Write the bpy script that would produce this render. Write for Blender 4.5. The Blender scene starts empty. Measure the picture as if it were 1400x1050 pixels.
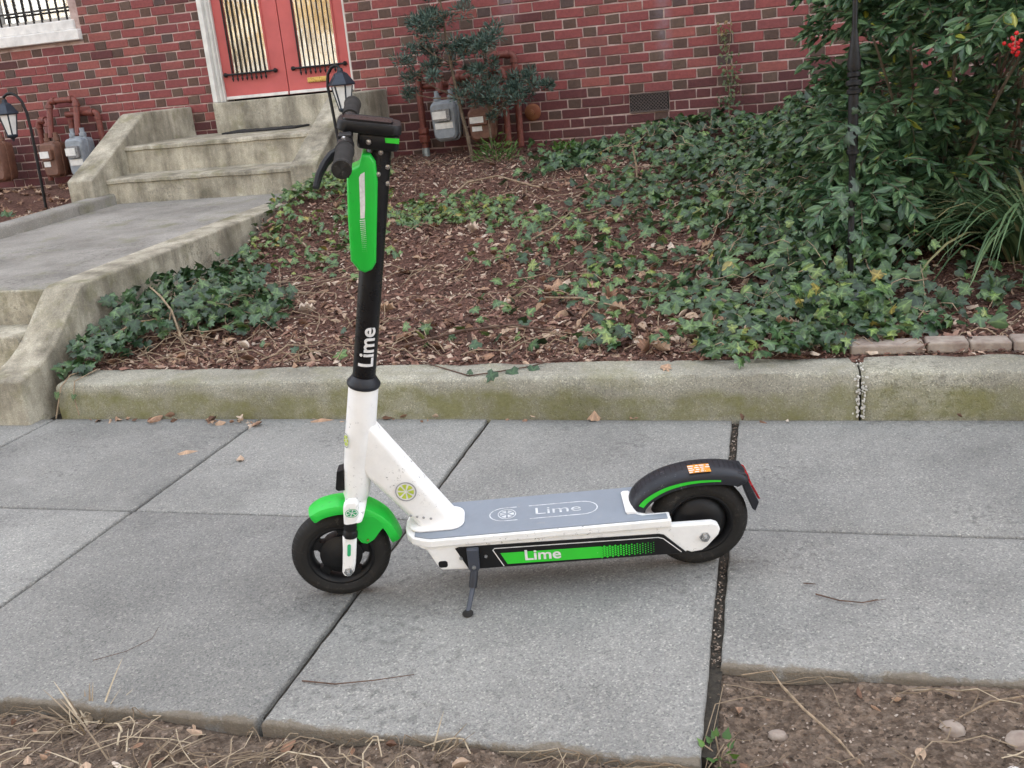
import bpy, bmesh, math, random
import numpy as np
from mathutils import Matrix, Vector
random.seed(7); RNG = np.random.default_rng(11)
scene = bpy.context.scene
COL = scene.collection
PI = math.pi

# ------------------------------------------------------------------ camera
cam_d = bpy.data.cameras.new('camera'); cam = bpy.data.objects.new('camera', cam_d); COL.objects.link(cam)
cam_d.sensor_width = 36.0; cam_d.lens = 36.0 * 1320.0 / 1400.0
cam_d.clip_start = 0.05; cam_d.clip_end = 2000.0
yc = Vector((348, -450, 1320)).normalized()            # wall normal seen from the camera (x right, y down, z ahead)
xc = Vector((4950, -40, -1320)).normalized(); xc = (xc - yc * xc.dot(yc)).normalized()
dn = yc.cross(xc); dn = dn if dn.y > 0 else -dn
right = Vector((xc.x, yc.x, -dn.x)); down = Vector((xc.y, yc.y, -dn.y)); fwd = Vector((xc.z, yc.z, -dn.z))
m = Matrix.Identity(4)
for i in range(3):
    m[i][0] = right[i]; m[i][1] = -down[i]; m[i][2] = -fwd[i]
m.translation = Vector((0, 0, 1.2))
cam.matrix_world = m
scene.camera = cam

# ------------------------------------------------------------------ sky, sun, exposure
SUN_EL, SUN_AZ = math.radians(38), math.radians(12)     # the sun stands behind the house; azimuth from +Y towards +X
w = bpy.data.worlds.new('World'); scene.world = w; w.use_nodes = True
nt = w.node_tree; nt.nodes.clear()
sky = nt.nodes.new('ShaderNodeTexSky'); sky.sky_type = 'NISHITA'; sky.sun_disc = False
sky.sun_elevation = SUN_EL; sky.sun_rotation = SUN_AZ
sky.air_density = 1.0; sky.dust_density = 2.5; sky.ozone_density = 1.0
hs = nt.nodes.new('ShaderNodeHueSaturation'); hs.inputs['Saturation'].default_value = 0.26
bg = nt.nodes.new('ShaderNodeBackground'); bg.inputs['Strength'].default_value = 0.15
wo = nt.nodes.new('ShaderNodeOutputWorld')
nt.links.new(sky.outputs[0], hs.inputs['Color']); nt.links.new(hs.outputs[0], bg.inputs[0]); nt.links.new(bg.outputs[0], wo.inputs[0])
sd = bpy.data.lights.new('sun', 'SUN'); sd.energy = 3.2; sd.angle = math.radians(0.53); sd.color = (1, .95, .86)
sun = bpy.data.objects.new('sun', sd); COL.objects.link(sun)
to_sun = Vector((math.sin(SUN_AZ) * math.cos(SUN_EL), math.cos(SUN_AZ) * math.cos(SUN_EL), math.sin(SUN_EL)))
sun.rotation_euler = to_sun.to_track_quat('Z', 'Y').to_euler(); sun.location = (0, 0, 20)
scene.view_settings.view_transform = 'Standard'; scene.view_settings.look = 'None'
scene.view_settings.gamma = 1.0; scene.view_settings.use_curve_mapping = False
scene.view_settings.exposure = 2.6
scene.cycles.max_bounces = 6; scene.cycles.diffuse_bounces = 3; scene.cycles.glossy_bounces = 3; scene.cycles.transparent_max_bounces = 6; scene.cycles.transmission_bounces = 3

# ------------------------------------------------------------------ materials
MATS = {}
def new_mat(name):
    mt = bpy.data.materials.new(name); mt.use_nodes = True
    t = mt.node_tree; b = t.nodes['Principled BSDF']
    MATS[name] = mt
    return mt, t, b
def N(t, kind, **kw):
    n = t.nodes.new(kind)
    for k, v in kw.items():
        if k in n.inputs.keys(): n.inputs[k].default_value = v
        else: setattr(n, k, v)
    return n
def pos_node(t): return t.nodes.new('ShaderNodeNewGeometry').outputs['Position']
def noise(t, vec, scale, detail=4, rough=.6):
    n = N(t, 'ShaderNodeTexNoise', Scale=scale, Detail=detail, Roughness=rough); t.links.new(vec, n.inputs['Vector']); return n.outputs['Fac']
def ramp(t, fac, stops):
    r = t.nodes.new('ShaderNodeValToRGB'); e = r.color_ramp.elements
    while len(e) < len(stops): e.new(.5)
    for el, (p, c) in zip(e, stops):
        el.position = p; el.color = (*c, 1) if len(c) == 3 else c
    t.links.new(fac, r.inputs[0]); return r.outputs['Color']
def mixc(t, fac, a, b, mode='MIX'):
    mx = t.nodes.new('ShaderNodeMix'); mx.data_type = 'RGBA'; mx.blend_type = mode
    fi = [s for s in mx.inputs if s.name == 'Factor' and s.type == 'VALUE'][0]
    ai = [s for s in mx.inputs if s.name == 'A' and s.type == 'RGBA'][0]
    bi = [s for s in mx.inputs if s.name == 'B' and s.type == 'RGBA'][0]
    for sock, v in ((fi, fac), (ai, a), (bi, b)):
        if isinstance(v, bpy.types.NodeSocket): t.links.new(v, sock)
        elif isinstance(v, (int, float)): sock.default_value = v
        else: sock.default_value = (*v, 1)
    return [s for s in mx.outputs if s.type == 'RGBA'][0]
def math_n(t, op, a, b=0.0, clamp=False):
    n = t.nodes.new('ShaderNodeMath'); n.operation = op; n.use_clamp = clamp
    for s, v in zip(n.inputs, (a, b)):
        if isinstance(v, bpy.types.NodeSocket): t.links.new(v, s)
        else: s.default_value = v
    return n.outputs[0]
def mapr(t, v, a, b, c=0., d=1.):
    n = N(t, 'ShaderNodeMapRange'); n.inputs['From Min'].default_value = a; n.inputs['From Max'].default_value = b
    n.inputs['To Min'].default_value = c; n.inputs['To Max'].default_value = d; t.links.new(v, n.inputs['Value']); return n.outputs[0]
def bump(t, b, h, strength=.3, dist=.01):
    n = N(t, 'ShaderNodeBump', Strength=strength, Distance=dist); t.links.new(h, n.inputs['Height']); t.links.new(n.outputs[0], b.inputs['Normal'])
def plain(name, col, rough=.5, metal=0., var=.12, scale=30., bmp=0., col2=None, spec=None, coat=0.):
    """one-colour surface with soft procedural wear"""
    mt, t, b = new_mat(name); p = pos_node(t)
    f = noise(t, p, scale, 5)
    c2 = col2 or tuple(max(0, c * (1 - var * 2)) for c in col)
    t.links.new(ramp(t, f, [(.3, c2), (.62, col)]), b.inputs['Base Color'])
    t.links.new(mapr(t, noise(t, p, scale * 2.3, 3), .3, .7, max(0, rough - .08), min(1, rough + .1)), b.inputs['Roughness'])
    b.inputs['Metallic'].default_value = metal
    if spec is not None: b.inputs['Specular IOR Level'].default_value = spec
    if coat: b.inputs['Coat Weight'].default_value = coat; b.inputs['Coat Roughness'].default_value = .12
    if bmp: bump(t, b, noise(t, p, scale * 4, 4), bmp, .004)
    return mt
def attr_mat(name, stops, rough=.6, noise_amt=.35, nscale=60, bmp=0., spec=.4, transl=0., vein=0.):
    """colour picked per piece from the 'rnd' face attribute, broken up by noise"""
    mt, t, b = new_mat(name); p = pos_node(t)
    a = t.nodes.new('ShaderNodeAttribute'); a.attribute_name = 'rnd'
    c = ramp(t, a.outputs['Fac'], stops)
    f = noise(t, p, nscale, 4)
    c = mixc(t, noise_amt, c, ramp(t, f, [(.25, (.25, .25, .25)), (.75, (1.5, 1.5, 1.5))]), 'MULTIPLY')
    if vein:
        av = t.nodes.new('ShaderNodeAttribute'); av.attribute_name = 'vein'
        c = mixc(t, mapr(t, av.outputs['Fac'], .62, .95, 0, vein), c, mixc(t, 1., c, (2.6, 2.4, 2.3), 'MULTIPLY'))
    t.links.new(c, b.inputs['Base Color']); b.inputs['Roughness'].default_value = rough
    b.inputs['Specular IOR Level'].default_value = spec
    if bmp: bump(t, b, f, bmp, .004)
    if transl:
        tr = t.nodes.new('ShaderNodeBsdfTranslucent'); t.links.new(c, tr.inputs['Color'])
        mx = t.nodes.new('ShaderNodeMixShader'); mx.inputs[0].default_value = transl
        out = t.nodes['Material Output']
        t.links.new(b.outputs[0], mx.inputs[1]); t.links.new(tr.outputs[0], mx.inputs[2]); t.links.new(mx.outputs[0], out.inputs['Surface'])
    return mt
def concrete(name, base, dark, moss=None, moss_lo=.5, speck=.5, stain_scale=2.2, moss_z=None, rough=.9, streak=False, edge=False):
    mt, t, b = new_mat(name); p = pos_node(t)
    c = ramp(t, noise(t, p, stain_scale, 6, .65), [(.3, dark), (.6, base)])
    if streak:
        mp = N(t, 'ShaderNodeMapping'); mp.inputs['Scale'].default_value = (9, 9, 1.6); t.links.new(p, mp.inputs[0])
        c = mixc(t, .75, c, ramp(t, noise(t, mp.outputs[0], 1.0, 5, .7), [(.32, (.45, .43, .40)), (.62, (1.15, 1.13, 1.08))]), 'MULTIPLY')
    big = noise(t, p, .9, 3)
    c = mixc(t, .5, c, ramp(t, big, [(.3, (.75, .75, .75)), (.7, (1.15, 1.15, 1.15))]), 'MULTIPLY')
    v = N(t, 'ShaderNodeTexVoronoi', Scale=240.); t.links.new(p, v.inputs['Vector'])
    c = mixc(t, speck, c, ramp(t, v.outputs['Color'], [(.08, (.42, .42, .44)), (.35, (.92, .92, .92)), (.72, (1.05, 1.04, 1.02)), (.93, (1.9, 1.85, 1.75))]), 'MULTIPLY')
    fine = noise(t, p, 320, 2)
    c = mixc(t, .45, c, ramp(t, fine, [(.3, (.55, .55, .55)), (.7, (1.4, 1.4, 1.4))]), 'MULTIPLY')
    # scaled, pitted areas
    pm = math_n(t, 'MULTIPLY', mapr(t, noise(t, p, 1.7, 2), .50, .60), mapr(t, noise(t, p, 38, 3, .7), .54, .62))
    c = mixc(t, math_n(t, 'MULTIPLY', pm, .5), c, tuple(x * .35 for x in base))
    if edge:
        oi = t.nodes.new('ShaderNodeObjectInfo')
        c = mixc(t, 1., c, ramp(t, oi.outputs['Random'], [(0, (.83, .82, .80)), (1, (1.10, 1.09, 1.06))]), 'MULTIPLY')
        c = mixc(t, mapr(t, noise(t, p, 1.1, 6, .6), .55, .68, 0, .40), c, (.15, .15, .145))
        c = mixc(t, mapr(t, noise(t, p, 2.6, 6, .7), .60, .72, 0, .35), c, (.36, .35, .33))
    if edge:      # soil rubbed over the street-side edge of the slabs
        sx = t.nodes.new('ShaderNodeSeparateXYZ'); t.links.new(p, sx.inputs[0])
        st = math_n(t, 'MULTIPLY', math_n(t, 'GREATER_THAN', sx.outputs['X'], -.116), .31)
        dd = math_n(t, 'SUBTRACT', math_n(t, 'SUBTRACT', sx.outputs['Y'], st), math_n(t, 'ADD', 1.462, mapr(t, noise(t, p, 9, 5, .7), .3, .7, -.012, .03)))
        c = mixc(t, mapr(t, dd, .008, -.004, 0, .8), c, mixc(t, noise(t, p, 70, 4), (.10, .08, .058), (.20, .165, .12)))
    if moss:
        mm = mapr(t, noise(t, p, 4.5, 6, .7), moss_lo, moss_lo + .2)
        if moss_z:
            sx = t.nodes.new('ShaderNodeSeparateXYZ'); t.links.new(p, sx.inputs[0])
            zz = math_n(t, 'ADD', sx.outputs['Z'], mapr(t, noise(t, p, 3, 4), .3, .7, -.035, .035))
            band = math_n(t, 'MULTIPLY', mapr(t, zz, moss_z[0] - .03, moss_z[0] + .01), mapr(t, zz, moss_z[1] + .04, moss_z[1]))
            mm = math_n(t, 'MAXIMUM', math_n(t, 'MULTIPLY', mm, .55), math_n(t, 'MULTIPLY', band, mapr(t, noise(t, p, 9, 5, .7), .3, .6, .2, 1.)))
        c = mixc(t, math_n(t, 'MULTIPLY', mm, .8), c, mixc(t, noise(t, p, 60, 4), tuple(x * .55 for x in moss), moss))
    t.links.new(c, b.inputs['Base Color']); b.inputs['Roughness'].default_value = rough; b.inputs['Specular IOR Level'].default_value = .25
    h = math_n(t, 'ADD', fine, math_n(t, 'MULTIPLY', v.outputs['Distance'], .6))
    h = math_n(t, 'SUBTRACT', h, math_n(t, 'MULTIPLY', pm, 1.5))
    bump(t, b, h, .45, .004)
    return mt

concrete('slab_concrete', (.290, .292, .284), (.20, .202, .198), speck=.6, edge=True)
concrete('kerb_concrete', (.36, .35, .29), (.21, .20, .165), moss=(.21, .205, .072), moss_lo=.49, speck=.6, moss_z=(.0, .085))
concrete('step_concrete', (.50, .47, .39), (.20, .185, .145), moss=(.235, .225, .11), moss_lo=.54, speck=.3, stain_scale=3.5, streak=True)
concrete('path_concrete', (.34, .325, .295), (.19, .18, .16), moss=(.25, .25, .13), moss_lo=.55, speck=.35)
plain('white_mortar', (.72, .70, .64), .9, scale=40, var=.25, bmp=.4)
plain('joint_dirt', (.045, .038, .028), .95, scale=90, var=.35, bmp=.8)

def brick_material():
    mt, t, b = new_mat('brick'); p = pos_node(t)
    a = t.nodes.new('ShaderNodeAttribute'); a.attribute_name = 'rnd'
    c = ramp(t, a.outputs['Fac'], [(0, (.20, .058, .058)), (.12, (.235, .068, .064)), (.30, (.18, .056, .058)), (.38, (.275, .092, .078)), (.42, (.12, .042, .043)),
                                   (.55, (.092, .036, .037)), (.62, (.105, .062, .049)), (.78, (.085, .054, .045)), (.9, (.12, .078, .060)), (1, (.085, .058, .054))])
    f = noise(t, p, 55, 5, .7)
    c = mixc(t, .5, c, ramp(t, f, [(.25, (.5, .5, .52)), (.75, (1.45, 1.45, 1.4))]), 'MULTIPLY')
    # pale bloom and soot, patches with their own outline
    c = mixc(t, mapr(t, noise(t, p, 1.4, 5, .7), .62, .76, 0, .22), c, (.30, .21, .20))
    c = mixc(t, mapr(t, noise(t, p, 2.1, 4), .58, .7, 0, .35), c, (.10, .055, .055))
    sx = t.nodes.new('ShaderNodeSeparateXYZ'); t.links.new(p, sx.inputs[0])
    for cx, hw, z0, amt in ((-.72, .075, 1.12, .55), (-1.87, .11, 1.50, .6)):      # chalky grey run-off stains
        band = mapr(t, math_n(t, 'ABSOLUTE', math_n(t, 'SUBTRACT', sx.outputs['X'], cx)), hw, hw * .2)
        msk = math_n(t, 'MULTIPLY', math_n(t, 'MULTIPLY', band, mapr(t, sx.outputs['Z'], z0, z0 + .25)), mapr(t, noise(t, p, 14, 5, .7), .35, .65, .1, amt))
        c = mixc(t, msk, c, (.24, .20, .22))
    t.links.new(c, b.inputs['Base Color']); b.inputs['Roughness'].default_value = .85; b.inputs['Specular IOR Level'].default_value = .25
    bump(t, b, f, .5, .004)
brick_material()
plain('mortar', (.50, .38, .345), .95, scale=9, var=.2, bmp=.6, col2=(.27, .18, .16))
plain('house_upper', (.2, .06, .05), .9, scale=12, var=.3)
plain('white_stone', (.72, .70, .67), .75, scale=14, var=.12, bmp=.2)
plain('white_trim', (.66, .65, .61), .55, scale=10, var=.1)
plain('door_red', (.49, .098, .095), .42, scale=6, var=.08)
plain('black_iron', (.010, .010, .011), .5, metal=.3, scale=40, var=.3, bmp=.2)
plain('brass', (.62, .45, .16), .3, metal=1., scale=30)
plain('pipe_red', (.19, .052, .037), .6, scale=40, var=.25, bmp=.25)
plain('meter_grey', (.27, .30, .33), .5, scale=25, var=.15)
plain('meter_brown', (.17, .078, .05), .55, scale=25, var=.2)
plain('rust_orange', (.19, .075, .025), .8, scale=14, var=.4, bmp=.4, col2=(.20, .06, .03))
plain('label_white', (.74, .74, .71), .6, scale=30)
plain('label_grey', (.30, .30, .30), .6, scale=200, var=.4)
plain('bark', (.17, .125, .085), .9, scale=45, var=.3, bmp=.7)
plain('dry_stem', (.36, .27, .18), .85, scale=60, var=.3, bmp=.4)
plain('dark_twig', (.12, .07, .05), .85, scale=60, var=.3, bmp=.4)
plain('berry_red', (.62, .012, .016), .25, scale=60, var=.15)
plain('galvanised', (.36, .42, .44), .45, metal=.6, scale=30, var=.2)
plain('edging_brick', (.33, .28, .235), .9, scale=22, var=.25, bmp=.6, col2=(.20, .15, .125))
plain('lamp_blue_black', (.035, .045, .062), .4, metal=.4, scale=30)
plain('vent_iron', (.10, .075, .068), .7, scale=60)
plain('doormat', (.025, .024, .024), .9, scale=90, bmp=.8)
plain('asphalt', (.05, .05, .052), .9, scale=30, bmp=.4)
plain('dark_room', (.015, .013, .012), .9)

def soil(name, stops, sc1=60, stretch=(1, 1, 1), bs=.9):
    mt, t, b = new_mat(name); p = pos_node(t)
    mp = N(t, 'ShaderNodeMapping'); mp.inputs['Scale'].default_value = stretch; t.links.new(p, mp.inputs[0])
    f = noise(t, mp.outputs[0], sc1, 7, .75)
    v = N(t, 'ShaderNodeTexVoronoi', Scale=sc1 * 2.2); t.links.new(mp.outputs[0], v.inputs['Vector'])
    c = ramp(t, f, stops)
    c = mixc(t, .6, c, ramp(t, v.outputs['Color'], [(.15, (.45, .42, .42)), (.6, (1.1, 1.1, 1.1)), (.95, (1.9, 1.8, 1.7))]), 'MULTIPLY')
    c = mixc(t, .5, c, ramp(t, noise(t, p, 3.0, 4), [(.3, (.65, .65, .65)), (.7, (1.3, 1.3, 1.3))]), 'MULTIPLY')
    t.links.new(c, b.inputs['Base Color']); b.inputs['Roughness'].default_value = .95; b.inputs['Specular IOR Level'].default_value = .15
    bump(t, b, math_n(t, 'ADD', f, v.outputs['Distance']), bs, .012)
soil('mulch_soil', [(.3, (.06, .034, .027)), (.5, (.145, .08, .062)), (.7, (.25, .14, .11))], 55)
soil('bare_dirt', [(.3, (.08, .058, .043)), (.5, (.165, .125, .095)), (.72, (.28, .225, .18))], 45)

attr_mat('ivy_leaf', [(0, (.015, .036, .016)), (.35, (.034, .076, .031)), (.7, (.072, .132, .046)), (.86, (.10, .17, .05)), (.95, (.16, .20, .05)), (1, (.22, .19, .05))], .36, .55, 55, spec=.55, transl=.10, vein=.7)
attr_mat('nandina_leaf', [(0, (.030, .070, .034)), (.45, (.074, .150, .070)), (.8, (.13, .22, .10)), (.95, (.18, .26, .09)), (1, (.30, .30, .03))], .34, .45, 40, spec=.5, transl=.25, vein=.45)
attr_mat('yew_leaf', [(0, (.035, .062, .052)), (.5, (.075, .125, .10)), (.9, (.14, .20, .16)), (1, (.16, .10, .06))], .5, .3, 90, transl=.12)
attr_mat('fresh_leaf', [(0, (.05, .12, .03)), (1, (.13, .25, .05))], .5, .3, 60, transl=.2)
attr_mat('vine_leaf', [(0, (.06, .10, .04)), (.5, (.12, .14, .06)), (1, (.26, .17, .07))], .5, .3, 60, transl=.2)
attr_mat('grass_blade', [(0, (.04, .085, .035)), (.5, (.085, .16, .07)), (.85, (.16, .24, .11)), (1, (.30, .24, .12))], .5, .3, 40, transl=.15)
attr_mat('straw', [(0, (.16, .115, .075)), (.5, (.30, .235, .16)), (1, (.50, .42, .30))], .8, .4, 60)
attr_mat('dead_leaf', [(0, (.13, .07, .045)), (.3, (.27, .155, .10)), (.6, (.40, .27, .18)), (.85, (.52, .40, .30)), (1, (.58, .50, .42))], .8, .4, 70, transl=.1, vein=.3)
attr_mat('mulch_chip', [(0, (.055, .031, .024)), (.4, (.155, .080, .060)), (.7, (.26, .142, .106)), (.86, (.39, .27, .20)), (1, (.58, .48, .38))], .9, .4, 90)
attr_mat('dirt_bits', [(0, (.045, .033, .025)), (.5, (.14, .105, .078)), (.85, (.27, .21, .165)), (1, (.44, .38, .32))], .95, .4, 60)
attr_mat('autumn_leaf', [(0, (.28, .17, .06)), (.5, (.48, .33, .13)), (1, (.64, .52, .28))], .7, .3, 3, transl=.35)

def glass_mat(name, tint, refl):
    mt, t, b = new_mat(name); t.nodes.remove(b); out = t.nodes['Material Output']
    p = pos_node(t)
    mp = N(t, 'ShaderNodeMapping'); mp.inputs['Scale'].default_value = (14, 14, 5); t.links.new(p, mp.inputs[0])
    bn = N(t, 'ShaderNodeBump', Strength=.25, Distance=.004); t.links.new(noise(t, mp.outputs[0], 1.0, 3), bn.inputs['Height'])
    g = N(t, 'ShaderNodeBsdfGlossy', Roughness=.06); g.inputs['Color'].default_value = (1, 1, 1, 1); t.links.new(bn.outputs[0], g.inputs['Normal'])
    tr = N(t, 'ShaderNodeBsdfTransparent'); tr.inputs['Color'].default_value = (*tint, 1)
    mx = t.nodes.new('ShaderNodeMixShader'); mx.inputs[0].default_value = refl
    t.links.new(tr.outputs[0], mx.inputs[1]); t.links.new(g.outputs[0], mx.inputs[2]); t.links.new(mx.outputs[0], out.inputs['Surface'])
glass_mat('window_glass', (.75, .76, .74), .55)
plain('curtain', (.62, .50, .33), .9, scale=9, var=.2, col2=(.30, .20, .09))
mt, t, b = new_mat('lamp_glass'); b.inputs['Base Color'].default_value = (.78, .78, .76, 1); b.inputs['Roughness'].default_value = .35
t.links.new(ramp(t, noise(t, pos_node(t), 20, 3), [(.3, (.68, .68, .66)), (.7, (.82, .82, .80))]), b.inputs['Base Color'])

# scooter paints
def scoot_paint(name, col, rough, scuff, amt=.62, coat=0., spec=.5):
    mt, t, b = new_mat(name); p = pos_node(t)
    f = noise(t, p, 75, 6, .8); g = noise(t, p, 9, 3)
    msk = math_n(t, 'MULTIPLY', mapr(t, f, amt, amt + .06), mapr(t, g, .46, .6))
    dirt = mixc(t, mapr(t, noise(t, p, 14, 5, .7), .45, .8, 0, .32), col, tuple(c * .6 + .02 for c in col))
    t.links.new(mixc(t, msk, dirt, scuff), b.inputs['Base Color'])
    t.links.new(mapr(t, noise(t, p, 30, 4), .3, .7, max(.05, rough - .08), rough + .12), b.inputs['Roughness'])
    b.inputs['Specular IOR Level'].default_value = spec
    bump(t, b, noise(t, p, 600, 2), .06, .001)
scoot_paint('scooter_white', (.86, .86, .85), .36, (.13, .13, .13), .585)
scoot_paint('scooter_green', (.012, .50, .045), .38, (.02, .20, .04), .61)
scoot_paint('strip_green', (.03, .56, .03), .4, (.5, .55, .5), .66)
scoot_paint('matte_black', (.008, .008, .009), .42, (.09, .09, .10), .66, spec=.28)
scoot_paint('fender_black', (.016, .018, .024), .45, (.15, .15, .17), .60, spec=.35)
scoot_paint('stem_black', (.007, .007, .008), .28, (.08, .08, .08), .70, spec=.3)
scoot_paint('deck_mat', (.215, .245, .285), .72, (.26, .27, .28), .58)
scoot_paint('rubber', (.022, .021, .020), .75, (.055, .05, .045), .54, spec=.2)
scoot_paint('kick_metal', (.045, .052, .07), .4, (.3, .3, .3), .66)
plain('steel', (.55, .56, .57), .3, metal=1., scale=60)
plain('print_white', (.78, .78, .78), .5, scale=90, var=.12)
plain('print_pale', (.64, .67, .70), .6, scale=60, var=.25)
plain('lime_yellow', (.50, .62, .06), .5, scale=90)
plain('print_grey', (.34, .35, .36), .5)
plain('sticker_orange', (.78, .33, .03), .5, scale=150, var=.3, col2=(.5, .16, .01))
plain('tail_red', (.34, .014, .02), .25, scale=60)
plain('screen_dark', (.008, .006, .007), .32, scale=30)
plain('mint_print', (.03, .42, .17), .5)

# ------------------------------------------------------------------ helpers
def link(o, parent=None):
    COL.objects.link(o)
    if parent is not None: o.parent = parent
    return o
def tag(o, label=None, cat=None, group=None, kind=None):
    if label: o['label'] = label
    if cat: o['category'] = cat
    if group: o['group'] = group
    if kind: o['kind'] = kind
    return o
def thing(name, label, cat, loc=(0, 0, 0), group=None):
    o = bpy.data.objects.new(name, None); o.location = loc; o.empty_display_size = .1
    link(o); return tag(o, label, cat, group)
class MB:
    """collects shapes, then becomes ONE mesh object"""
    def __init__(s): s.v = []; s.f = []; s.r = []
    def add(s, vs, fs, rnd=0.5):
        o = len(s.v); s.v += [tuple(v) for v in vs]; s.f += [tuple(i + o for i in f) for f in fs]; s.r += [rnd] * len(fs); return s
    def box(s, a, b, rnd=.5, M=None):
        x0, y0, z0 = a; x1, y1, z1 = b
        vs = [Vector((x, y, z)) for z in (z0, z1) for y in (y0, y1) for x in (x0, x1)]
        if M is not None: vs = [M @ v for v in vs]
        return s.add(vs, [(0, 2, 3, 1), (4, 5, 7, 6), (0, 1, 5, 4), (2, 6, 7, 3), (0, 4, 6, 2), (1, 3, 7, 5)], rnd)
    def loft(s, rings, cap=True, closed=True, rnd=.5):
        n = len(rings[0]); vs = [p for r in rings for p in r]; fs = []
        for i in range(len(rings) - 1):
            for j in range(n if closed else n - 1):
                k = (j + 1) % n
                fs.append((i * n + j, i * n + k, (i + 1) * n + k, (i + 1) * n + j))
        if cap and closed: fs += [tuple(range(n - 1, -1, -1)), tuple((len(rings) - 1) * n + j for j in range(n))]
        return s.add(vs, fs, rnd)
    def tube(s, pts, r, n=10, cap=True, rnd=.5):
        pts = [Vector(p) for p in pts]; rs = r if isinstance(r, (list, tuple)) else [r] * len(pts)
        rings = []; prev = None
        for i, p in enumerate(pts):
            d = (pts[min(i + 1, len(pts) - 1)] - pts[max(i - 1, 0)]).normalized()
            if prev is None:
                a = Vector((0, 0, 1)) if abs(d.z) < .9 else Vector((1, 0, 0)); x = d.cross(a).normalized()
            else: x = (prev - d * prev.dot(d)).normalized()
            prev = x; y = d.cross(x)
            rings.append([p + (x * math.cos(2 * PI * k / n) + y * math.sin(2 * PI * k / n)) * rs[i] for k in range(n)])
        return s.loft(rings, cap, rnd=rnd)
    def lathe(s, prof, origin, axis, n=32, rnd=.5, close=False):
        """prof: list of (distance along axis, radius)"""
        axis = Vector(axis).normalized(); a = Vector((0, 0, 1)) if abs(axis.z) < .9 else Vector((1, 0, 0))
        x = axis.cross(a).normalized(); y = axis.cross(x); o = Vector(origin)
        rings = [[o + axis * h + (x * math.cos(2 * PI * k / n) + y * math.sin(2 * PI * k / n)) * r for k in range(n)] for h, r in prof]
        if close: rings.append(rings[0])
        return s.loft(rings, not close, rnd=rnd)
    def prism(s, poly, off, ex, ey, origin=(0, 0, 0), rnd=.5):
        """polygon in the ex/ey plane at origin, pushed by vector off"""
        ex, ey, o, off = Vector(ex), Vector(ey), Vector(origin), Vector(off)
        a = [o + ex * p[0] + ey * p[1] for p in poly]; b = [p + off for p in a]
        return s.loft([a, b], True, rnd=rnd)
    def build(s, name, mat, parent=None, bevel=0., seg=2, smooth=False, origin=None, M=None, angle=35):
        vs = s.v
        if M is not None: vs = [M @ Vector(v) for v in vs]
        if origin is not None: vs = [Vector(v) - Vector(origin) for v in vs]
        me = bpy.data.meshes.new(name); me.from_pydata([tuple(v) for v in vs], [], s.f)
        bm = bmesh.new(); bm.from_mesh(me)
        lay = bm.faces.layers.float.new('rnd')
        for f, r in zip(bm.faces, s.r): f[lay] = r
        bmesh.ops.recalc_face_normals(bm, faces=bm.faces)
        if bevel:
            es = [e for e in bm.edges if len(e.link_faces) == 2 and e.calc_face_angle(0) > math.radians(30)]
            bmesh.ops.bevel(bm, geom=es, offset=bevel, segments=seg, profile=.5, affect='EDGES', clamp_overlap=True)
        if smooth:
            for f in bm.faces: f.smooth = True
            for e in bm.edges:
                if len(e.link_faces) == 2 and e.calc_face_angle(0) > math.radians(angle): e.smooth = False
        bm.to_mesh(me); bm.free()
        me.materials.append(MATS[mat])
        o = bpy.data.objects.new(name, me); link(o, parent)
        if origin is not None and parent is None: o.location = origin
        return o
def rrect(hw, hh, r, n=4):
    """rounded rectangle polygon"""
    out = []
    for cx, cy, a0 in ((hw - r, hh - r, 0), (-hw + r, hh - r, 90), (-hw + r, -hh + r, 180), (hw - r, -hh + r, 270)):
        for k in range(n + 1):
            a = math.radians(a0 + 90 * k / n); out.append((cx + r * math.cos(a), cy + r * math.sin(a)))
    return out
def grid_mesh(name, xs, ys, zf, mat, parent=None, smooth=True):
    nx, ny = len(xs), len(ys); X, Y = np.meshgrid(xs, ys); Z = zf(X, Y)
    co = np.stack([X, Y, Z], -1).reshape(-1, 3)
    fs = [(j * nx + i, j * nx + i + 1, (j + 1) * nx + i + 1, (j + 1) * nx + i) for j in range(ny - 1) for i in range(nx - 1)]
    me = bpy.data.meshes.new(name); me.from_pydata(co.tolist(), [], fs); me.materials.append(MATS[mat])
    if smooth: me.polygons.foreach_set('use_smooth', [True] * len(fs))
    return link(bpy.data.objects.new(name, me), parent)
# smooth value noise for terrain
_tab = RNG.random((256, 256))
def vnoise(x, y, s):
    x = np.asarray(x) * s + 100.; y = np.asarray(y) * s + 100.
    xi = np.floor(x).astype(int); yi = np.floor(y).astype(int); fx = x - xi; fy = y - yi
    fx = fx * fx * (3 - 2 * fx); fy = fy * fy * (3 - 2 * fy)
    g = lambda a, b: _tab[a % 256, b % 256]
    return (g(xi, yi) * (1 - fx) + g(xi + 1, yi) * fx) * (1 - fy) + (g(xi, yi + 1) * (1 - fx) + g(xi + 1, yi + 1) * fx) * fy - .5
def sstep(x, a, b):
    t = np.clip((np.asarray(x, float) - a) / (b - a), 0, 1); return t * t * (3 - 2 * t)
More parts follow.
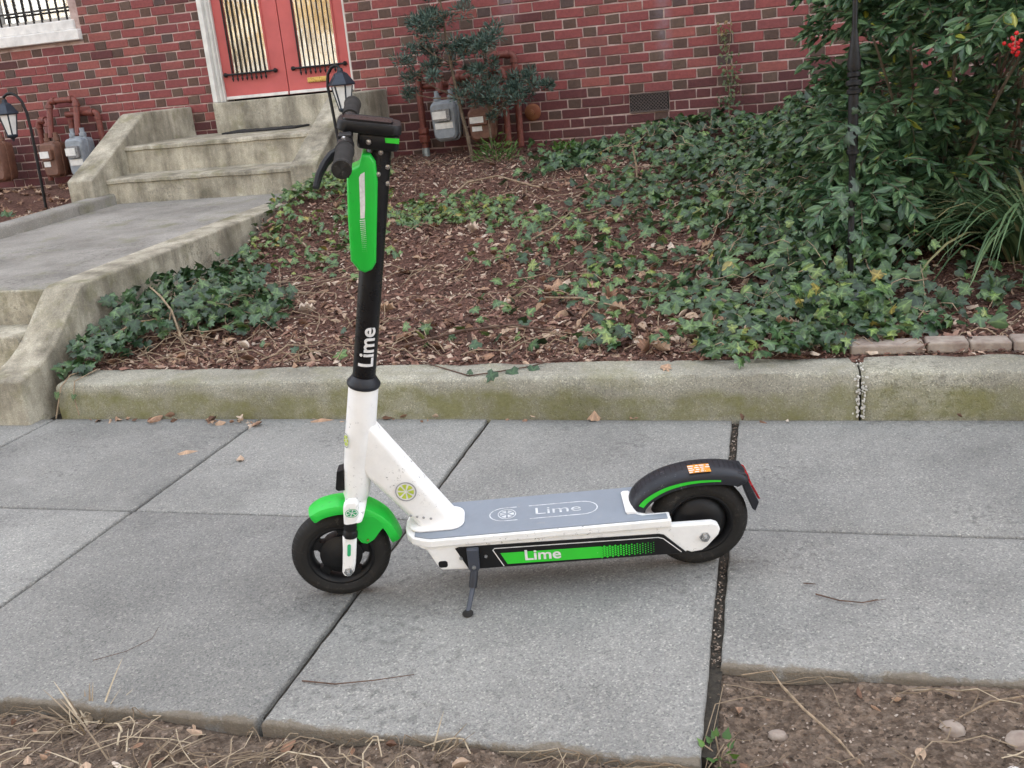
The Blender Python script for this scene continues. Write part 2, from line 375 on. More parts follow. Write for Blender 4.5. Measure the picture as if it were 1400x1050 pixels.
# scatter many small leaves into one mesh (real geometry)
def fan(outline, lift=.1, centre=(0, .4)):
    """leaf: fan of triangles round a lifted centre; x across, y along, z up"""
    vs = [(centre[0], centre[1], 0)] + [(x, y, -lift * (abs(x) * 2 + (y - centre[1]) ** 2)) for x, y in outline]
    n = len(outline); return np.array(vs, float), [(0, 1 + i, 1 + (i + 1) % n) for i in range(n)]
IVY = fan([(0, 0), (.30, -.14), (.50, .14), (.33, .30), (.36, .62), (.16, .60), (0, 1.0), (-.16, .60), (-.36, .62), (-.33, .30), (-.50, .14), (-.30, -.14)], .16, (0, .32))
IVY_SMALL = fan([(0, 0), (.32, .05), (.42, .35), (.2, .62), (0, 1), (-.2, .62), (-.42, .35), (-.32, .05)], .2, (0, .4))
LANCE = fan([(0, 0), (.13, .22), (.17, .45), (.11, .75), (0, 1), (-.11, .75), (-.17, .45), (-.13, .22)], .35, (0, .45))
NEEDLE = fan([(0, 0), (.13, .4), (0, 1), (-.13, .4)], .2, (0, .45))
IVY_ROUND = fan([(0, 0), (.28, -.10), (.47, .12), (.46, .36), (.34, .62), (.14, .82), (0, .98), (-.2, .78), (-.38, .58), (-.44, .3), (-.46, .08), (-.26, -.12)], .2, (0, .36))
OAK = fan([(0, 0), (.10, .10), (.22, .16), (.21, .28), (.33, .38), (.31, .48), (.25, .54), (.31, .68), (.22, .80), (.10, .86), (0, 1), (-.14, .84), (-.27, .76), (-.24, .60), (-.33, .48), (-.30, .36), (-.18, .28), (-.22, .16), (-.08, .1)], .5, (0, .45))
DRY = fan([(0, 0), (.18, .08), (.30, .24), (.36, .42), (.30, .60), (.20, .78), (.05, .97), (-.12, .84), (-.28, .66), (-.33, .50), (-.29, .28), (-.14, .06)], .45, (.03, .45))
MAPLE = fan([(0, 0), (.22, .02), (.5, .1), (.36, .3), (.55, .55), (.25, .5), (.2, .72), (0, 1), (-.2, .72), (-.25, .5), (-.55, .55), (-.36, .3), (-.5, .1), (-.22, .02)], -.3, (0, .35))
CHIP = (np.array([(-.5, 0, 0), (.5, .08, 0), (.4, 1, .1), (-.35, .9, .02), (.05, .5, .28)], float), [(0, 1, 4), (1, 2, 4), (2, 3, 4), (3, 0, 4)])
def basis(nrm, heading):
    """leaf frames: z = normal, y = heading direction (angle about z) projected on the leaf"""
    nrm = nrm / np.linalg.norm(nrm, axis=1, keepdims=True)
    h = np.stack([np.cos(heading), np.sin(heading), np.zeros_like(heading)], 1)
    y = h - nrm * (h * nrm).sum(1, keepdims=True); y /= np.linalg.norm(y, axis=1, keepdims=True) + 1e-9
    x = np.cross(y, nrm); return np.stack([x, y, nrm], 2)
def dirs_basis(y, roll):
    """leaf frames whose length runs along y"""
    y = y / np.linalg.norm(y, axis=1, keepdims=True)
    up = np.tile(np.array([0, 0, 1.]), (len(y), 1)) + .001
    x = np.cross(y, up); x /= np.linalg.norm(x, axis=1, keepdims=True); z = np.cross(x, y)
    c, s = np.cos(roll)[:, None], np.sin(roll)[:, None]
    return np.stack([x * c + z * s, y, z * c - x * s], 2)
def scatter(name, tmpl, pos, bas, scl, rnd, mat, parent=None, width=None, origin=None):
    V, F = tmpl; n = len(pos); k = len(V)
    W = np.broadcast_to(V, (n, k, 3)).copy()
    if width is not None: W[:, :, 0] *= width[:, None]
    W *= scl[:, None, None] if scl.ndim == 1 else scl[:, None, :]
    P = np.einsum('nij,nkj->nki', bas, W) + pos[:, None, :]
    if origin is not None: P = P - np.array(origin)
    tri = np.array(F); Fi = (tri[None] + (np.arange(n) * k)[:, None, None]).reshape(-1, 3)
    me = bpy.data.meshes.new(name); nv, nf = n * k, len(Fi)
    me.vertices.add(nv); me.vertices.foreach_set('co', P.reshape(-1).astype(np.float32))
    me.loops.add(nf * 3); me.loops.foreach_set('vertex_index', Fi.reshape(-1).astype(np.int32))
    me.polygons.add(nf); me.polygons.foreach_set('loop_start', np.arange(0, nf * 3, 3, dtype=np.int32))
    me.polygons.foreach_set('use_smooth', np.ones(nf, bool))
    at = me.attributes.new('rnd', 'FLOAT', 'FACE'); at.data.foreach_set('value', np.repeat(rnd, len(F)).astype(np.float32))
    if len(V) > 6:                                   # pale veins: centre and lobe tips
        c0 = V[0]; rad = np.linalg.norm((V - c0)[:, :2], axis=1)[1:]; tip = (rad >= np.roll(rad, 1)) & (rad >= np.roll(rad, -1))
        vn_ = np.concatenate([[1.], np.where(tip, .85, 0.)]); av = me.attributes.new('vein', 'FLOAT', 'POINT'); av.data.foreach_set('value', np.tile(vn_, n).astype(np.float32))
    me.update(); me.validate(); me.materials.append(MATS[mat])
    o = link(bpy.data.objects.new(name, me), parent)
    if origin is not None and parent is None: o.location = origin
    return o

# ------------------------------------------------------------------ ground
WALL = 7.5
def bedz(x, y):
    x = np.asarray(x, float); y = np.asarray(y, float)
    z = .148 + .018 * np.clip((x + 3) / 4, 0, 1.2) + .52 * np.clip((y - 3.40) / 4.1, 0, 1)
    z = z + .13 * np.exp(-((x + 2.95) / .42) ** 2) * sstep(y, 4.7, 5.6) * (1 - sstep(y, 6.3, 7.3))
    z = z + .05 * vnoise(x, y, 1.6) * sstep(y, 3.45, 3.9) + .022 * vnoise(x, y, 6.) * sstep(y, 3.42, 3.6)
    return z
g = MB(); g.add([(-300, -300, -.14), (300, -300, -.14), (300, 300, -.14), (-300, 300, -.14)], [(0, 1, 2, 3)])
tag(g.build('ground', 'bare_dirt'), kind='structure')
g = MB(); g.box((-60, -9.5, -.2), (60, -1.2, -.12)); tag(g.build('street', 'asphalt'), kind='structure')
def dirtz(x, y):
    edge = np.where(x < -.118, 1.45, 1.765)
    z = -.024 + .04 * vnoise(x, y, 3.2) + .022 * vnoise(x, y, 11) + .008 * vnoise(x, y, 34)
    z = z + .010 * (x > -.118)
    z = z - .06 * sstep(y, edge + .004, edge + .05)
    return np.minimum(z, -.006 - .004 * (y > edge))
d = grid_mesh('tree_lawn', np.linspace(-3.6, 2.6, 340), np.linspace(-1.1, 1.82, 180), dirtz, 'bare_dirt'); tag(d, kind='structure')

# sidewalk: a dirt bed in the joints and single concrete slabs
g = MB(); g.box((-8, 1.50, -.09), (-.10, 3.4, -.016)); g.box((-.099, 1.80, -.09), (6, 3.4, -.016)); sw = tag(g.build('sidewalk', 'joint_dirt'), kind='structure')
xs = [-6.66, -5.73, -4.80, -3.86, -2.93, -1.96, -1.012, -.116, .815, 1.75, 2.7, 3.6]
for i in range(len(xs) - 1):
    for row in (0, 1):
        gl = .013 if abs(xs[i] + .116) < .01 else .0075; gr = .011 if abs(xs[i + 1] + .116) < .01 else .0075
        x0, x1 = xs[i] + gl, xs[i + 1] - gr
        if row == 0:
            fr = 1.462 if xs[i + 1] < -.1 else 1.772
            y0, y1 = fr, 2.402 - .004
        else: y0, y1 = 2.402 + .004, 3.246
        rr = random.Random(i * 7 + row); dz = [rr.uniform(-.002, .002) for _ in range(4)]
        g = MB(); n = 26; ev = lambda a, b: [a + (b - a) * k / n for k in range(n + 1)]
        wob = lambda: rr.uniform(-.0022, .0022)
        ring = [(x, y0 + wob()) for x in ev(x0, x1)[:-1]] + [(x1 + wob() * .7, y) for y in ev(y0, y1)[:-1]] + [(x, y1 + wob() * .5) for x in ev(x1, x0)[:-1]] + [(x0 + wob() * .7, y) for y in ev(y1, y0)[:-1]]
        cx, cy = (x0 + x1) / 2, (y0 + y1) / 2
        def zz(x, y):
            a, b_ = (x - x0) / (x1 - x0), (y - y0) / (y1 - y0)
            return dz[0] * (1 - a) * (1 - b_) + dz[1] * a * (1 - b_) + dz[2] * a * b_ + dz[3] * (1 - a) * b_
        def inset(k, dzv): return [(cx + (x - cx) * (1 - k / (x1 - x0)), cy + (y - cy) * (1 - k / (y1 - y0)), zz(x, y) + dzv) for x, y in ring]
        g.loft([inset(0, -.085), inset(0, -.007), inset(.005, -.002), inset(.014, 0)])
        g.build('slab', 'slab_concrete', sw, smooth=True, angle=50)

# planting beds
for (a, b_, c, d_) in ((-2.93, 4.2, 3.38, 7.56), (-9.0, -4.78, 3.38, 7.56)):
    bed = grid_mesh('planting_bed', np.linspace(a, b_, 200), np.linspace(c, d_, 130), bedz, 'mulch_soil'); tag(bed, kind='structure')

# kerb wall holding the bed
kw = thing('retaining_kerb', 'low mossy concrete kerb wall between sidewalk and planting bed', 'kerb', (-1, 3.25, 0))
def kerb_piece(xa, xb, name='kerb_segment'):
    g = MB(); rings = []; n = int((xb - xa) / .025) + 2
    for i in range(n):
        x = xa + (xb - xa) * i / (n - 1); zt = .152 + .018 * (x + 3) / 4
        e = .010 if i in (0, n - 1) else 0
        j = lambda s, q: s * float(vnoise(x * 1.0 + q * 9.1, q * 3.3, 9))
        prof = [(3.246, -.06), (3.246 + j(.010, 1), .0), (3.250 + j(.012, 2), .06), (3.254 + j(.012, 3), zt - .045), (3.257 + j(.010, 4), zt - .016), (3.266 + j(.006, 8), zt - .004), (3.282, zt + j(.007, 5)), (3.36, zt + .003 + j(.008, 6)), (3.425, zt + j(.008, 7)), (3.44, zt - .03), (3.44, -.06)]
        rings.append([(x, y + (e if q < 8 else 0), z - (e if 3 < q < 9 else 0)) for q, (y, z) in enumerate(prof)])
    g.loft(rings); return g.build(name, 'kerb_concrete', kw, smooth=True, origin=kw.location, angle=60)
kerb_piece(-2.905, .2925); kerb_piece(.2995, 2.2); kerb_piece(2.21, 4.1)
g = MB(); rg = random.Random(3)
for k in range(90):
    z = rg.uniform(.0, .175); x = .296 + rg.choice((-1, 1)) * (.003 + abs(rg.gauss(0, .007))); s = rg.uniform(.001, .0034); y = 3.249 + (.01 if z > .12 else 0)
    if z > .155: y = rg.uniform(3.28, 3.42); z = .166
    g.box((x - s, y - .0025, z - s * 1.3), (x + s, y + .006, z + s))
g.build('mortar_patch', 'white_mortar', kw, bevel=.0015, origin=kw.location)

# brick edging lying behind the kerb on the right
be = thing('brick_edging', 'single row of weathered bricks laid on the kerb below the tall grass', 'edging', (.6, 3.47, .16))
for k, (xa, xb, tone) in enumerate(((.275, .52, 0), (.527, .66, 0), (.664, .795, 0), (.80, .99, 0), (.995, 1.2, 0), (1.205, 1.4, 0), (1.405, 1.6, 0), (1.605, 1.8, 0))):
    g = MB(); zz_ = .166 + .0045 * (xa + .5)
    g.box((xa, 3.436 + (k * 37 % 5) * .002, zz_), (xb, 3.53, zz_ + .036 + (k * 53 % 7) * .0012), M=None)
    g.build('brick', 'edging_brick', be, bevel=.008, seg=3, origin=be.location)

# ------------------------------------------------------------------ entry path and front steps on the left
def pathz(y): return .478 + .0405 * (y - 3.66)
ep = bpy.data.objects.new('entry_path', None); link(ep); tag(ep, kind='structure')
ys = [3.66, 4.55, 5.45, 6.24]
for a, b_ in zip(ys[:-1], ys[1:]):
    g = MB(); y0, y1 = a + .004, b_ - .004
    g.add([(x, y, pathz(y) + dz) for dz in (-.4, 0) for y in (y0, y1) for x in (-4.6, -3.18)], [(0, 2, 3, 1), (4, 5, 7, 6), (0, 1, 5, 4), (2, 6, 7, 3), (0, 4, 6, 2), (1, 3, 7, 5)])
    g.build('slab', 'path_concrete', ep, bevel=.006)
fs_ = thing('front_steps', 'pale concrete steps with curved cheek wall rising from sidewalk to path', 'steps', (-3.6, 3.3, 0))
for k, (y0, y1, z) in enumerate(((3.18, 3.43, .158), (3.42, 3.665, .318))):
    g = MB(); g.box((-4.6, y0, -.05), (-3.178, y1, z)); g.build('step', 'step_concrete', fs_, bevel=.012, seg=3, origin=fs_.location)
g = MB(); g.box((-4.6, 3.64, .0), (-3.178, 3.664, .476)); g.build('step', 'step_concrete', fs_, bevel=.006, origin=fs_.location)
def sweep_wall(xa, xb, prof, base, name, mat, parent, bev=.012):
    g = MB(); poly = prof + [(prof[-1][0], base), (prof[0][0], base)]
    g.prism(poly, (xb - xa, 0, 0), (0, 1, 0), (0, 0, 1), (xa, 0, 0))
    return g.build(name, mat, parent, bevel=bev, seg=3, origin=parent.location)
swp = [(3.165, .192), (3.22, .202), (3.28, .218), (3.34, .24), (3.40, .272), (3.46, .318), (3.52, .372), (3.58, .428), (3.64, .478), (3.68, .492), (4.5, .522), (5.3, .552), (5.75, .565)]
sweep_wall(-3.18, -2.99, swp, -.06, 'cheek_wall', 'step_concrete', fs_)
sweep_wall(-4.80, -4.602, swp, -.06, 'cheek_wall', 'step_concrete', fs_)
pk = thing('path_kerb', 'raised concrete kerb along the left edge of the entry path', 'kerb', (-4.7, 5.2, .5))
g = MB(); g.add([(x, y, pathz(y) + dz) for dz in (-.2, .075) for y in (3.8, 6.3) for x in (-4.74, -4.60)], [(0, 2, 3, 1), (4, 5, 7, 6), (0, 1, 5, 4), (2, 6, 7, 3), (0, 4, 6, 2), (1, 3, 7, 5)])
g.build('kerb_body', 'path_concrete', pk, bevel=.02, seg=3, origin=pk.location)

# ------------------------------------------------------------------ porch steps
ps = thing('porch_steps', 'mossy concrete porch steps with sloping cheek walls below the red double door', 'steps', (-3.87, 6.6, .58))
def stepbox(a, b_, name='step'):
    g = MB(); n = 24; rings = []
    (x0, y0, z0), (x1, y1, z1) = a, b_
    for i in range(n + 1):
        x = x0 + (x1 - x0) * i / n; j = .012 * float(vnoise(x, z1 * 7, 7)); q = .008 * float(vnoise(x, y0 * 5, 11))
        rings.append([(x, y0, z0), (x, y0 + j, z1 - .035), (x, y0 - .012 + j, z1 - .03 + q), (x, y0 - .010 + j, z1 - .01 + q), (x, y0 + .008 + j, z1 + q * .6), (x, y1, z1 + .012), (x, y1, z0)])
    g.loft(rings); return g.build(name, 'step_concrete', ps, smooth=True, origin=ps.location, angle=50)
stepbox((-4.66, 6.50, .3), (-3.09, 7.5, .968), 'landing')
stepbox((-4.66, 6.20, .3), (-3.09, 6.51, .758))
cw = [(6.04, .775), (6.12, .815), (6.80, 1.19), (6.84, 1.202), (7.497, 1.212)]
sweep_wall(-3.10, -2.905, cw, .4, 'cheek_wall', 'step_concrete', ps)
sweep_wall(-4.86, -4.652, cw, .4, 'cheek_wall', 'step_concrete', ps)
g = MB(); g.box((-4.435, 7.462, .94), (-3.185, 7.60, 1.222)); g.build('threshold', 'step_concrete', ps, bevel=.008, origin=ps.location)
g = MB(); rg = random.Random(5); rows = []
for i in range(25):
    x = -4.22 + .64 * i / 24; j = rg.uniform(-.008, .008)
    rows.append([(x, 7.16 + j, .970), (x, 7.16 + j, .984 + rg.uniform(0, .005)), (x, 7.44, .992 + rg.uniform(0, .006)), (x, 7.44, .970)])
g.loft(rows); tag(g.build('doormat', 'doormat', origin=(-3.9, 7.25, .98)), 'ragged black doormat on the porch landing', 'doormat')

# ------------------------------------------------------------------ house
house = thing('brick_house', 'red brick house front with dark headers and red double door', 'house', (0, WALL, 0))
DX0, DX1, DTOP = -4.44, -3.18, 3.3            # door opening
WX0, WX1, WZ0, WZ1 = -7.2, -5.64, 1.995, 3.6  # window opening
HX0, HX1, HTOP, HBACK = -26.0, 24.0, 9.5, 17.0
g = MB(); my = WALL + .006
def wbox(x0, x1, z0, z1): g.box((x0, my, z0), (x1, my + .24, z1))
wbox(HX0, WX0, -.1, HTOP); wbox(WX0, WX1, -.1, WZ0); wbox(WX0, WX1, WZ1, HTOP); wbox(WX1, DX0, -.1, HTOP)
wbox(DX0, DX1, -.1, 1.2); wbox(DX0, DX1, DTOP, HTOP); wbox(DX1, HX1, -.1, HTOP)
wall = g.build('wall', 'mortar', house, origin=(0, WALL, 0))
g = MB(); g.box((HX0, WALL + .25, -.1), (HX0 + .25, HBACK, HTOP)); g.box((HX1 - .25, WALL + .25, -.1), (HX1, HBACK, HTOP)); g.box((HX0, HBACK, -.1), (HX1, HBACK + .25, HTOP))
g.build('side_walls', 'house_upper', house, origin=(0, WALL, 0))
g = MB(); g.box((HX0, WALL, HTOP), (HX1, HBACK + .25, HTOP + .3)); g.build('roof', 'house_upper', house, origin=(0, WALL, 0))
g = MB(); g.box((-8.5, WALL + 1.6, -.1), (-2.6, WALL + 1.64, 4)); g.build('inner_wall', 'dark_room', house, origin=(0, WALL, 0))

# bricks in Flemish bond: the largest in view singly, the rest as one part
CO, PER, SL, HL, BH = .0715, .32, .206, .0965, .0612
def brick_mesh(name, L, rnd, seed):
    rr = random.Random(seed); g = MB(); c = lambda: rr.uniform(-.0028, .0028)
    vs = [(x + c(), y, z + c()) for z in (-BH / 2, BH / 2) for y in (0, .03) for x in (-L / 2, L / 2)]
    g.add(vs, [(0, 2, 3, 1), (4, 5, 7, 6), (0, 1, 5, 4), (2, 6, 7, 3), (0, 4, 6, 2), (1, 3, 7, 5)], rnd)
    o = g.build(name, 'brick', None, bevel=.003, seg=1); me = o.data; bpy.data.objects.remove(o); return me
red = [brick_mesh('stretcher', SL, .01 + .38 * k / 15, k) for k in range(16)]
drk = [brick_mesh('header', HL, .62 + .38 * k / 9, 40 + k) for k in range(10)]
mar = [brick_mesh('stretcher_maroon', SL, .42 + .14 * k / 7, 60 + k) for k in range(8)]
marh = [brick_mesh('header_maroon', HL, (.44 + .1 * k / 3) if k < 3 else .75, 80 + k) for k in range(6)]
redh = [brick_mesh('header_red', HL, .05 + .3 * k / 3, 90 + k) for k in range(4)]
z_ref, x_ref = 1.405, -1.409
VENT = (-.99, -.70, .875, 1.012)
cand = []; rb = random.Random(21)
inv = cam.matrix_world.inverted()
def px(p):
    q = inv @ Vector(p); return (700 + 1320 * q.x / -q.z, 525 - 1320 * q.y / -q.z)
for r in range(-14, 30):
    z = z_ref + r * CO
    if z < .38 or z > 3.3: continue
    off = x_ref + (PER / 2 if r % 2 else 0) + rb.uniform(-.012, .012)
    k0, k1 = int((-9.5 - off) / PER), int((4.5 - off) / PER)
    for k in range(k0, k1 + 1):
        for kind in ('h', 's'):
            x = off + k * PER + (0 if kind == 'h' else PER / 2); L = HL if kind == 'h' else SL
            a, b_ = x - L / 2, x + L / 2; skip = False
            for (o0, o1, p0, p1) in ((DX0, DX1, .9, DTOP), (WX0 - .08, WX1 + .075, 1.815, WZ1), (VENT[0], VENT[1], VENT[2] + .02, VENT[3] - .02)):
                if p0 < z < p1:
                    if a >= o0 and b_ <= o1: skip = True
                    elif a < o0 < b_: b_ = o0 - .006
                    elif a < o1 < b_: a = o1 + .006
            if skip or b_ - a < .03: continue
            low = z < 1.06 + .10 * rb.random() - .05
            if kind == 'h': me = rb.choice(marh if low else (drk if rb.random() < .9 else redh))
            else: me = rb.choice(mar if (low or rb.random() < .015) else (red if rb.random() < .99 else mar))
            jy = rb.uniform(-.0035, .002); sc = (b_ - a) / L
            P = px((x, WALL, z)); vis = -15 < P[0] < 1150 and -8 < P[1] < 215 - .0 * P[0]
            hid = (P[0] > 760 and P[1] > 215 - (P[0] - 760) * .26) or (700 < P[0] < 760 and P[1] > 200)
            dist = (Vector((x, WALL, z)) - cam.location).length + (0 if vis and not hid else 100)
            cand.append((dist, (a + b_) / 2, z, sc, jy, me))
cand.sort(key=lambda c: c[0])
for dist, x, z, sc, jy, me in cand[:300]:
    o = bpy.data.objects.new('brick', me); o.location = (x, jy, z); o.scale = (sc, 1, 1); o.rotation_euler = (0, rb.uniform(-.010, .010), 0); link(o, wall)
def mesh_np(me):
    co = np.empty(len(me.vertices) * 3); me.vertices.foreach_get('co', co)
    fs = [tuple(p.vertices) for p in me.polygons]; at = me.attributes['rnd'].data[0].value
    return co.reshape(-1, 3), fs, at
cache = {}; rest = MB()
for dist, x, z, sc, jy, me in cand[300:]:
    if me.name not in cache: cache[me.name] = mesh_np(me)
    co, fs, at = cache[me.name]; c = co * np.array([sc, 1, 1]) + np.array([x, jy, z])
    rest.add(c.tolist(), fs, at)
o = rest.build('bricks', 'brick', wall); tag(o, kind='stuff')

# air vent
v = MB(); v.box((VENT[0], -.004, VENT[2]), (VENT[1], .004, VENT[3])); vg = v.build('air_vent', 'black_iron', house)
v = MB(); rl = .0095
hV = VENT[3] - VENT[2] - .012
for i in range(-6, 13):
    for dgn in (1, -1):
        xa = VENT[0] + .01 + i * .0245; xa = xa if dgn > 0 else xa + hV; pts = []
        for q in range(31):
            xx = xa + dgn * hV * q / 30
            if VENT[0] + .006 <= xx <= VENT[1] - .006: pts.append((xx, -.010, VENT[2] + .006 + hV * q / 30))
        if len(pts) > 2: v.tube([pts[0], pts[-1]], .0026, 4)
v.box((VENT[0], -.014, VENT[2]), (VENT[1], -.005, VENT[2] + .008)); v.box((VENT[0], -.014, VENT[3] - .008), (VENT[1], -.005, VENT[3]))
v.build('lattice', 'vent_iron', vg)

# window with white stone sill, iron bars
win = MB(); F_ = .055
for (x0, x1, z0, z1) in ((WX0, WX0 + F_, WZ0, WZ1), (WX1 - F_, WX1, WZ0, WZ1), (WX0 + F_, WX1 - F_, WZ0, WZ0 + .035), (WX0 + F_, WX1 - F_, WZ1 - F_, WZ1), ((WX0 + WX1) / 2 - .02, (WX0 + WX1) / 2 + .02, WZ0 + .035, WZ1 - F_)):
    win.box((x0, .09, z0), (x1, .15, z1))
wo_ = win.build('window', 'white_trim', house, bevel=.004)
g = MB(); g.box((WX0 + F_, .115, WZ0 + .035), (WX1 - F_, .12, WZ1 - F_)); g.build('pane', 'window_glass', wo_)
g = MB(); g.box((WX0 - .07, -.05, 1.828), (WX1 + .078, .14, 1.915)); g.build('sill', 'white_stone', wo_, bevel=.008)
g = MB(); g.box((WX0, -.022, 1.916), (WX1 + .03, .14, 1.994)); g.build('sill', 'white_stone', wo_, bevel=.008)
g = MB(); g.box((WX0 - .02, .0, 2.085), (WX1 + .005, .012, 2.10)); g.build('bar', 'black_iron', wo_)
barm = None
for i in range(19):
    x = WX1 - .035 - i * .083
    if x < WX0: break
    if barm is None:
        g = MB(); g.tube([(0, .006, 1.998), (0, .006, 3.55)], .0085, 6); ob = g.build('bar', 'black_iron', wo_); barm = ob.data
    else: ob = link(bpy.data.objects.new('bar', barm), wo_)
    ob.location = (x, 0, 0)

# door: casing, two leaves with glass, grilles, brass letter slot
cs = MB(); yb = .075
for k, (x0, x1, y0) in enumerate(((DX0, DX0 + .042, -.012), (DX0 + .043, DX0 + .066, .025), (DX0 + .067, -4.358, .05))): cs.box((x0, y0, 1.224), (x1, .2, DTOP - .002))
cs.box((-3.212, .045, 1.224), (DX1, .2, DTOP - .002)); cs.box((DX0 + .005, .05, DTOP - .07), (DX1 - .005, .2, DTOP - .004))
cs.build('door_frame', 'white_trim', house, bevel=.004)
for li, (x0, x1, g0, g1, lab) in enumerate(((-4.356, -3.785, -4.275, -3.93, ''), (-3.777, -3.214, -3.66, -3.315, ''))):
    gz0, gz1 = 1.435, 2.95; y0, y1 = yb, yb + .045
    g = MB(); g.box((x0, y0, 1.236), (g0, y1, 3.225)); g.box((g1, y0, 1.236), (x1, y1, 3.225)); g.box((g0, y0, 1.236), (g1, y1, gz0)); g.box((g0, y0, gz1), (g1, y1, 3.225))
    leaf = g.build('door_leaf', 'door_red', house)
    g = MB()
    for (a, b_, c, d_) in ((g0 - .012, g0 + .004, gz0 - .012, gz1), (g1 - .004, g1 + .012, gz0 - .012, gz1), (g0 + .0045, g1 - .0045, gz0 - .012, gz0 + .004)): g.box((a, y0 - .009, c), (b_, y0 + .012, d_))
    g.build('glazing_bead', 'door_red', leaf, bevel=.002)
    g = MB(); g.box((g0, y0 + .018, gz0), (g1, y0 + .022, gz1)); g.build('pane', 'window_glass', leaf)
    g = MB(); rr_ = []
    for i in range(61): rr_.append([(g0 - .02 + (g1 - g0 + .04) * i / 60, y1 + .06 + .014 * math.sin(i * 1.25 + li) + .006 * math.sin(i * .5), z) for z in (1.4, 3.0)])
    g.loft(rr_, cap=False, closed=False); g.build('curtain', 'curtain', leaf, smooth=True)
    g = MB(); g.box((x0 + .004, y0 - .012, 1.238), (x1 - .004, y0 - .001, 1.262)); g.build('weather_strip', 'white_stone', leaf, bevel=.002)
    g = MB(); g.tube([(g0 - .05, y0 - .03, 1.432), (g1 + .06, y0 - .03, 1.432)], .0085, 6); g.build('bar', 'black_iron', leaf)
    for xx in (g0 - .05, g1 + .06):
        g = MB(); g.lathe([(0, .016), (.02, .018), (.035, .008)], (xx, y0 - .001, 1.432), (0, -1, 0), 10); g.build('bracket', 'black_iron', leaf)
    nb = 8
    for i in range(nb):
        x = g0 + .022 + (g1 - g0 - .044) * i / (nb - 1)
        g = MB(); pts = [(x, y0 - .03, 1.375), (x, y0 - .03, 1.395), (x, y0 - .03, 1.41), (x, y0 - .03, 2.98)]
        g.tube(pts, [.003, .010, .0055, .0055], 6); g.build('bar', 'black_iron', leaf)
    if li == 1:
        g = MB(); g.box((-3.60, y0 - .014, 1.312), (-3.42, y0 - .001, 1.352)); ms = g.build('letter_slot', 'brass', leaf, bevel=.004)
        g = MB(); g.box((-3.585, y0 - .018, 1.320), (-3.435, y0 - .0145, 1.338)); g.build('flap', 'brass', ms, bevel=.0015)

# ------------------------------------------------------------------ gas meters and pipes
def gas_meter(x0, x1, z0, z1, mat, label, yc=7.33, tilt=0.):
    cx, cz = (x0 + x1) / 2, z0; hw, hh = (x1 - x0) / 2, (z1 - z0) / 2
    t_ = thing('gas_meter', label, 'gas meter', (cx, yc, cz), 'gas meters on the house wall'); t_.rotation_euler = (0, tilt, 0)
    g = MB(); pol = rrect(hw, hh * .98, hw * .42, 5); pol = [(p[0] * (1 - .12 * max(0, -p[1] / hh)), p[1] + hh) for p in pol]
    g.loft([[(p[0] * s, y, hh + (p[1] - hh) * s) for p in pol] for y, s in ((-.09, .86), (-.075, .97), (-.02, 1.0), (-.018, 1.06), (.004, 1.06), (.006, 1.0), (.07, .97), (.085, .86))])
    g.build('body', mat, t_, smooth=True)
    g = MB(); pol = rrect(hw * .62, hh * .30, .012, 3); g.loft([[(p[0], y, hh * 1.30 + p[1]) for p in pol] for y in (-.089, -.118)]); ib = g.build('index_box', 'label_grey' if mat == 'meter_grey' else mat, t_, bevel=.003)
    g = MB(); g.box((-hw * .72, -.123, hh * 1.12), (hw * .35, -.1185, hh * 1.5)); g.build('label_plate', 'label_white', ib)
    g = MB(); g.box((-hw * .68, -.095, hh * .62), (hw * .1 if mat != 'meter_grey' else hw * .7, -.0905, hh * .92)); g.build('label_plate', 'label_white', t_)
    for sx in (-1, 1):
        g = MB(); g.lathe([(0, .022), (.02, .022), (.022, .03), (.05, .03), (.052, .02), (.09, .02)], (sx * hw * .55, 0, hh * 1.9), (0, 0, 1), 12); g.build('union_nut', mat, t_, smooth=True)
    return t_
gas_meter(-2.475, -2.27, .79, 1.085, 'meter_grey', 'grey gas meter with white labels, left of the thin shrub trunk', tilt=-.03)
gas_meter(-2.185, -1.985, .77, 1.01, 'meter_brown', 'brown gas meter with white label, behind the thin shrub', tilt=-.03)
gas_meter(-6.03, -5.865, .735, 1.03, 'meter_brown', 'brown gas meter left of porch steps, beside the gooseneck lantern pole')
gas_meter(-5.77, -5.59, .72, 1.05, 'meter_grey', 'grey gas meter tucked against the left porch cheek wall')
gas_meter(-6.62, -6.42, .73, 1.07, 'meter_brown', 'brown gas meter at the left picture edge behind the lantern')
def pipe_run(label, pts, r=.026, y=7.40, fittings=True):
    P = [(p[0], p[2] if len(p) > 2 else y, p[1]) for p in pts]
    t_ = thing('gas_pipe', label, 'pipe', (P[0][0], P[0][1], P[0][2]), 'red painted gas pipes'); L = Vector(P[0])
    Q = []
    for i, p in enumerate(P):                                   # round the corners
        p = Vector(p)
        if 0 < i < len(P) - 1:
            a, c = Vector(P[i - 1]), Vector(P[i + 1]); d1 = (a - p).normalized(); d2 = (c - p).normalized(); rr = .04
            if d1.dot(d2) > -.95:
                for k in range(5):
                    s = k / 4; Q.append((p + d1 * rr * (1 - s) ** 2 + d2 * rr * s * s) - L)
                continue
        Q.append(p - L)
    g = MB(); g.tube(Q, r, 12); g.build('pipe', 'pipe_red', t_, smooth=True)
    if fittings:
        for i, p in enumerate(P):
            p = Vector(p) - L
            if 0 < i < len(P) - 1:
                for q in (P[i - 1], P[i + 1]):
                    d = ((Vector(q) - L) - p).normalized(); g = MB()
                    g.lathe([(0, r * 1.28), (.028, r * 1.28), (.03, r * 1.02)], p + d * .034, d, 12); g.build('elbow_collar', 'pipe_red', t_, smooth=True)
    return t_
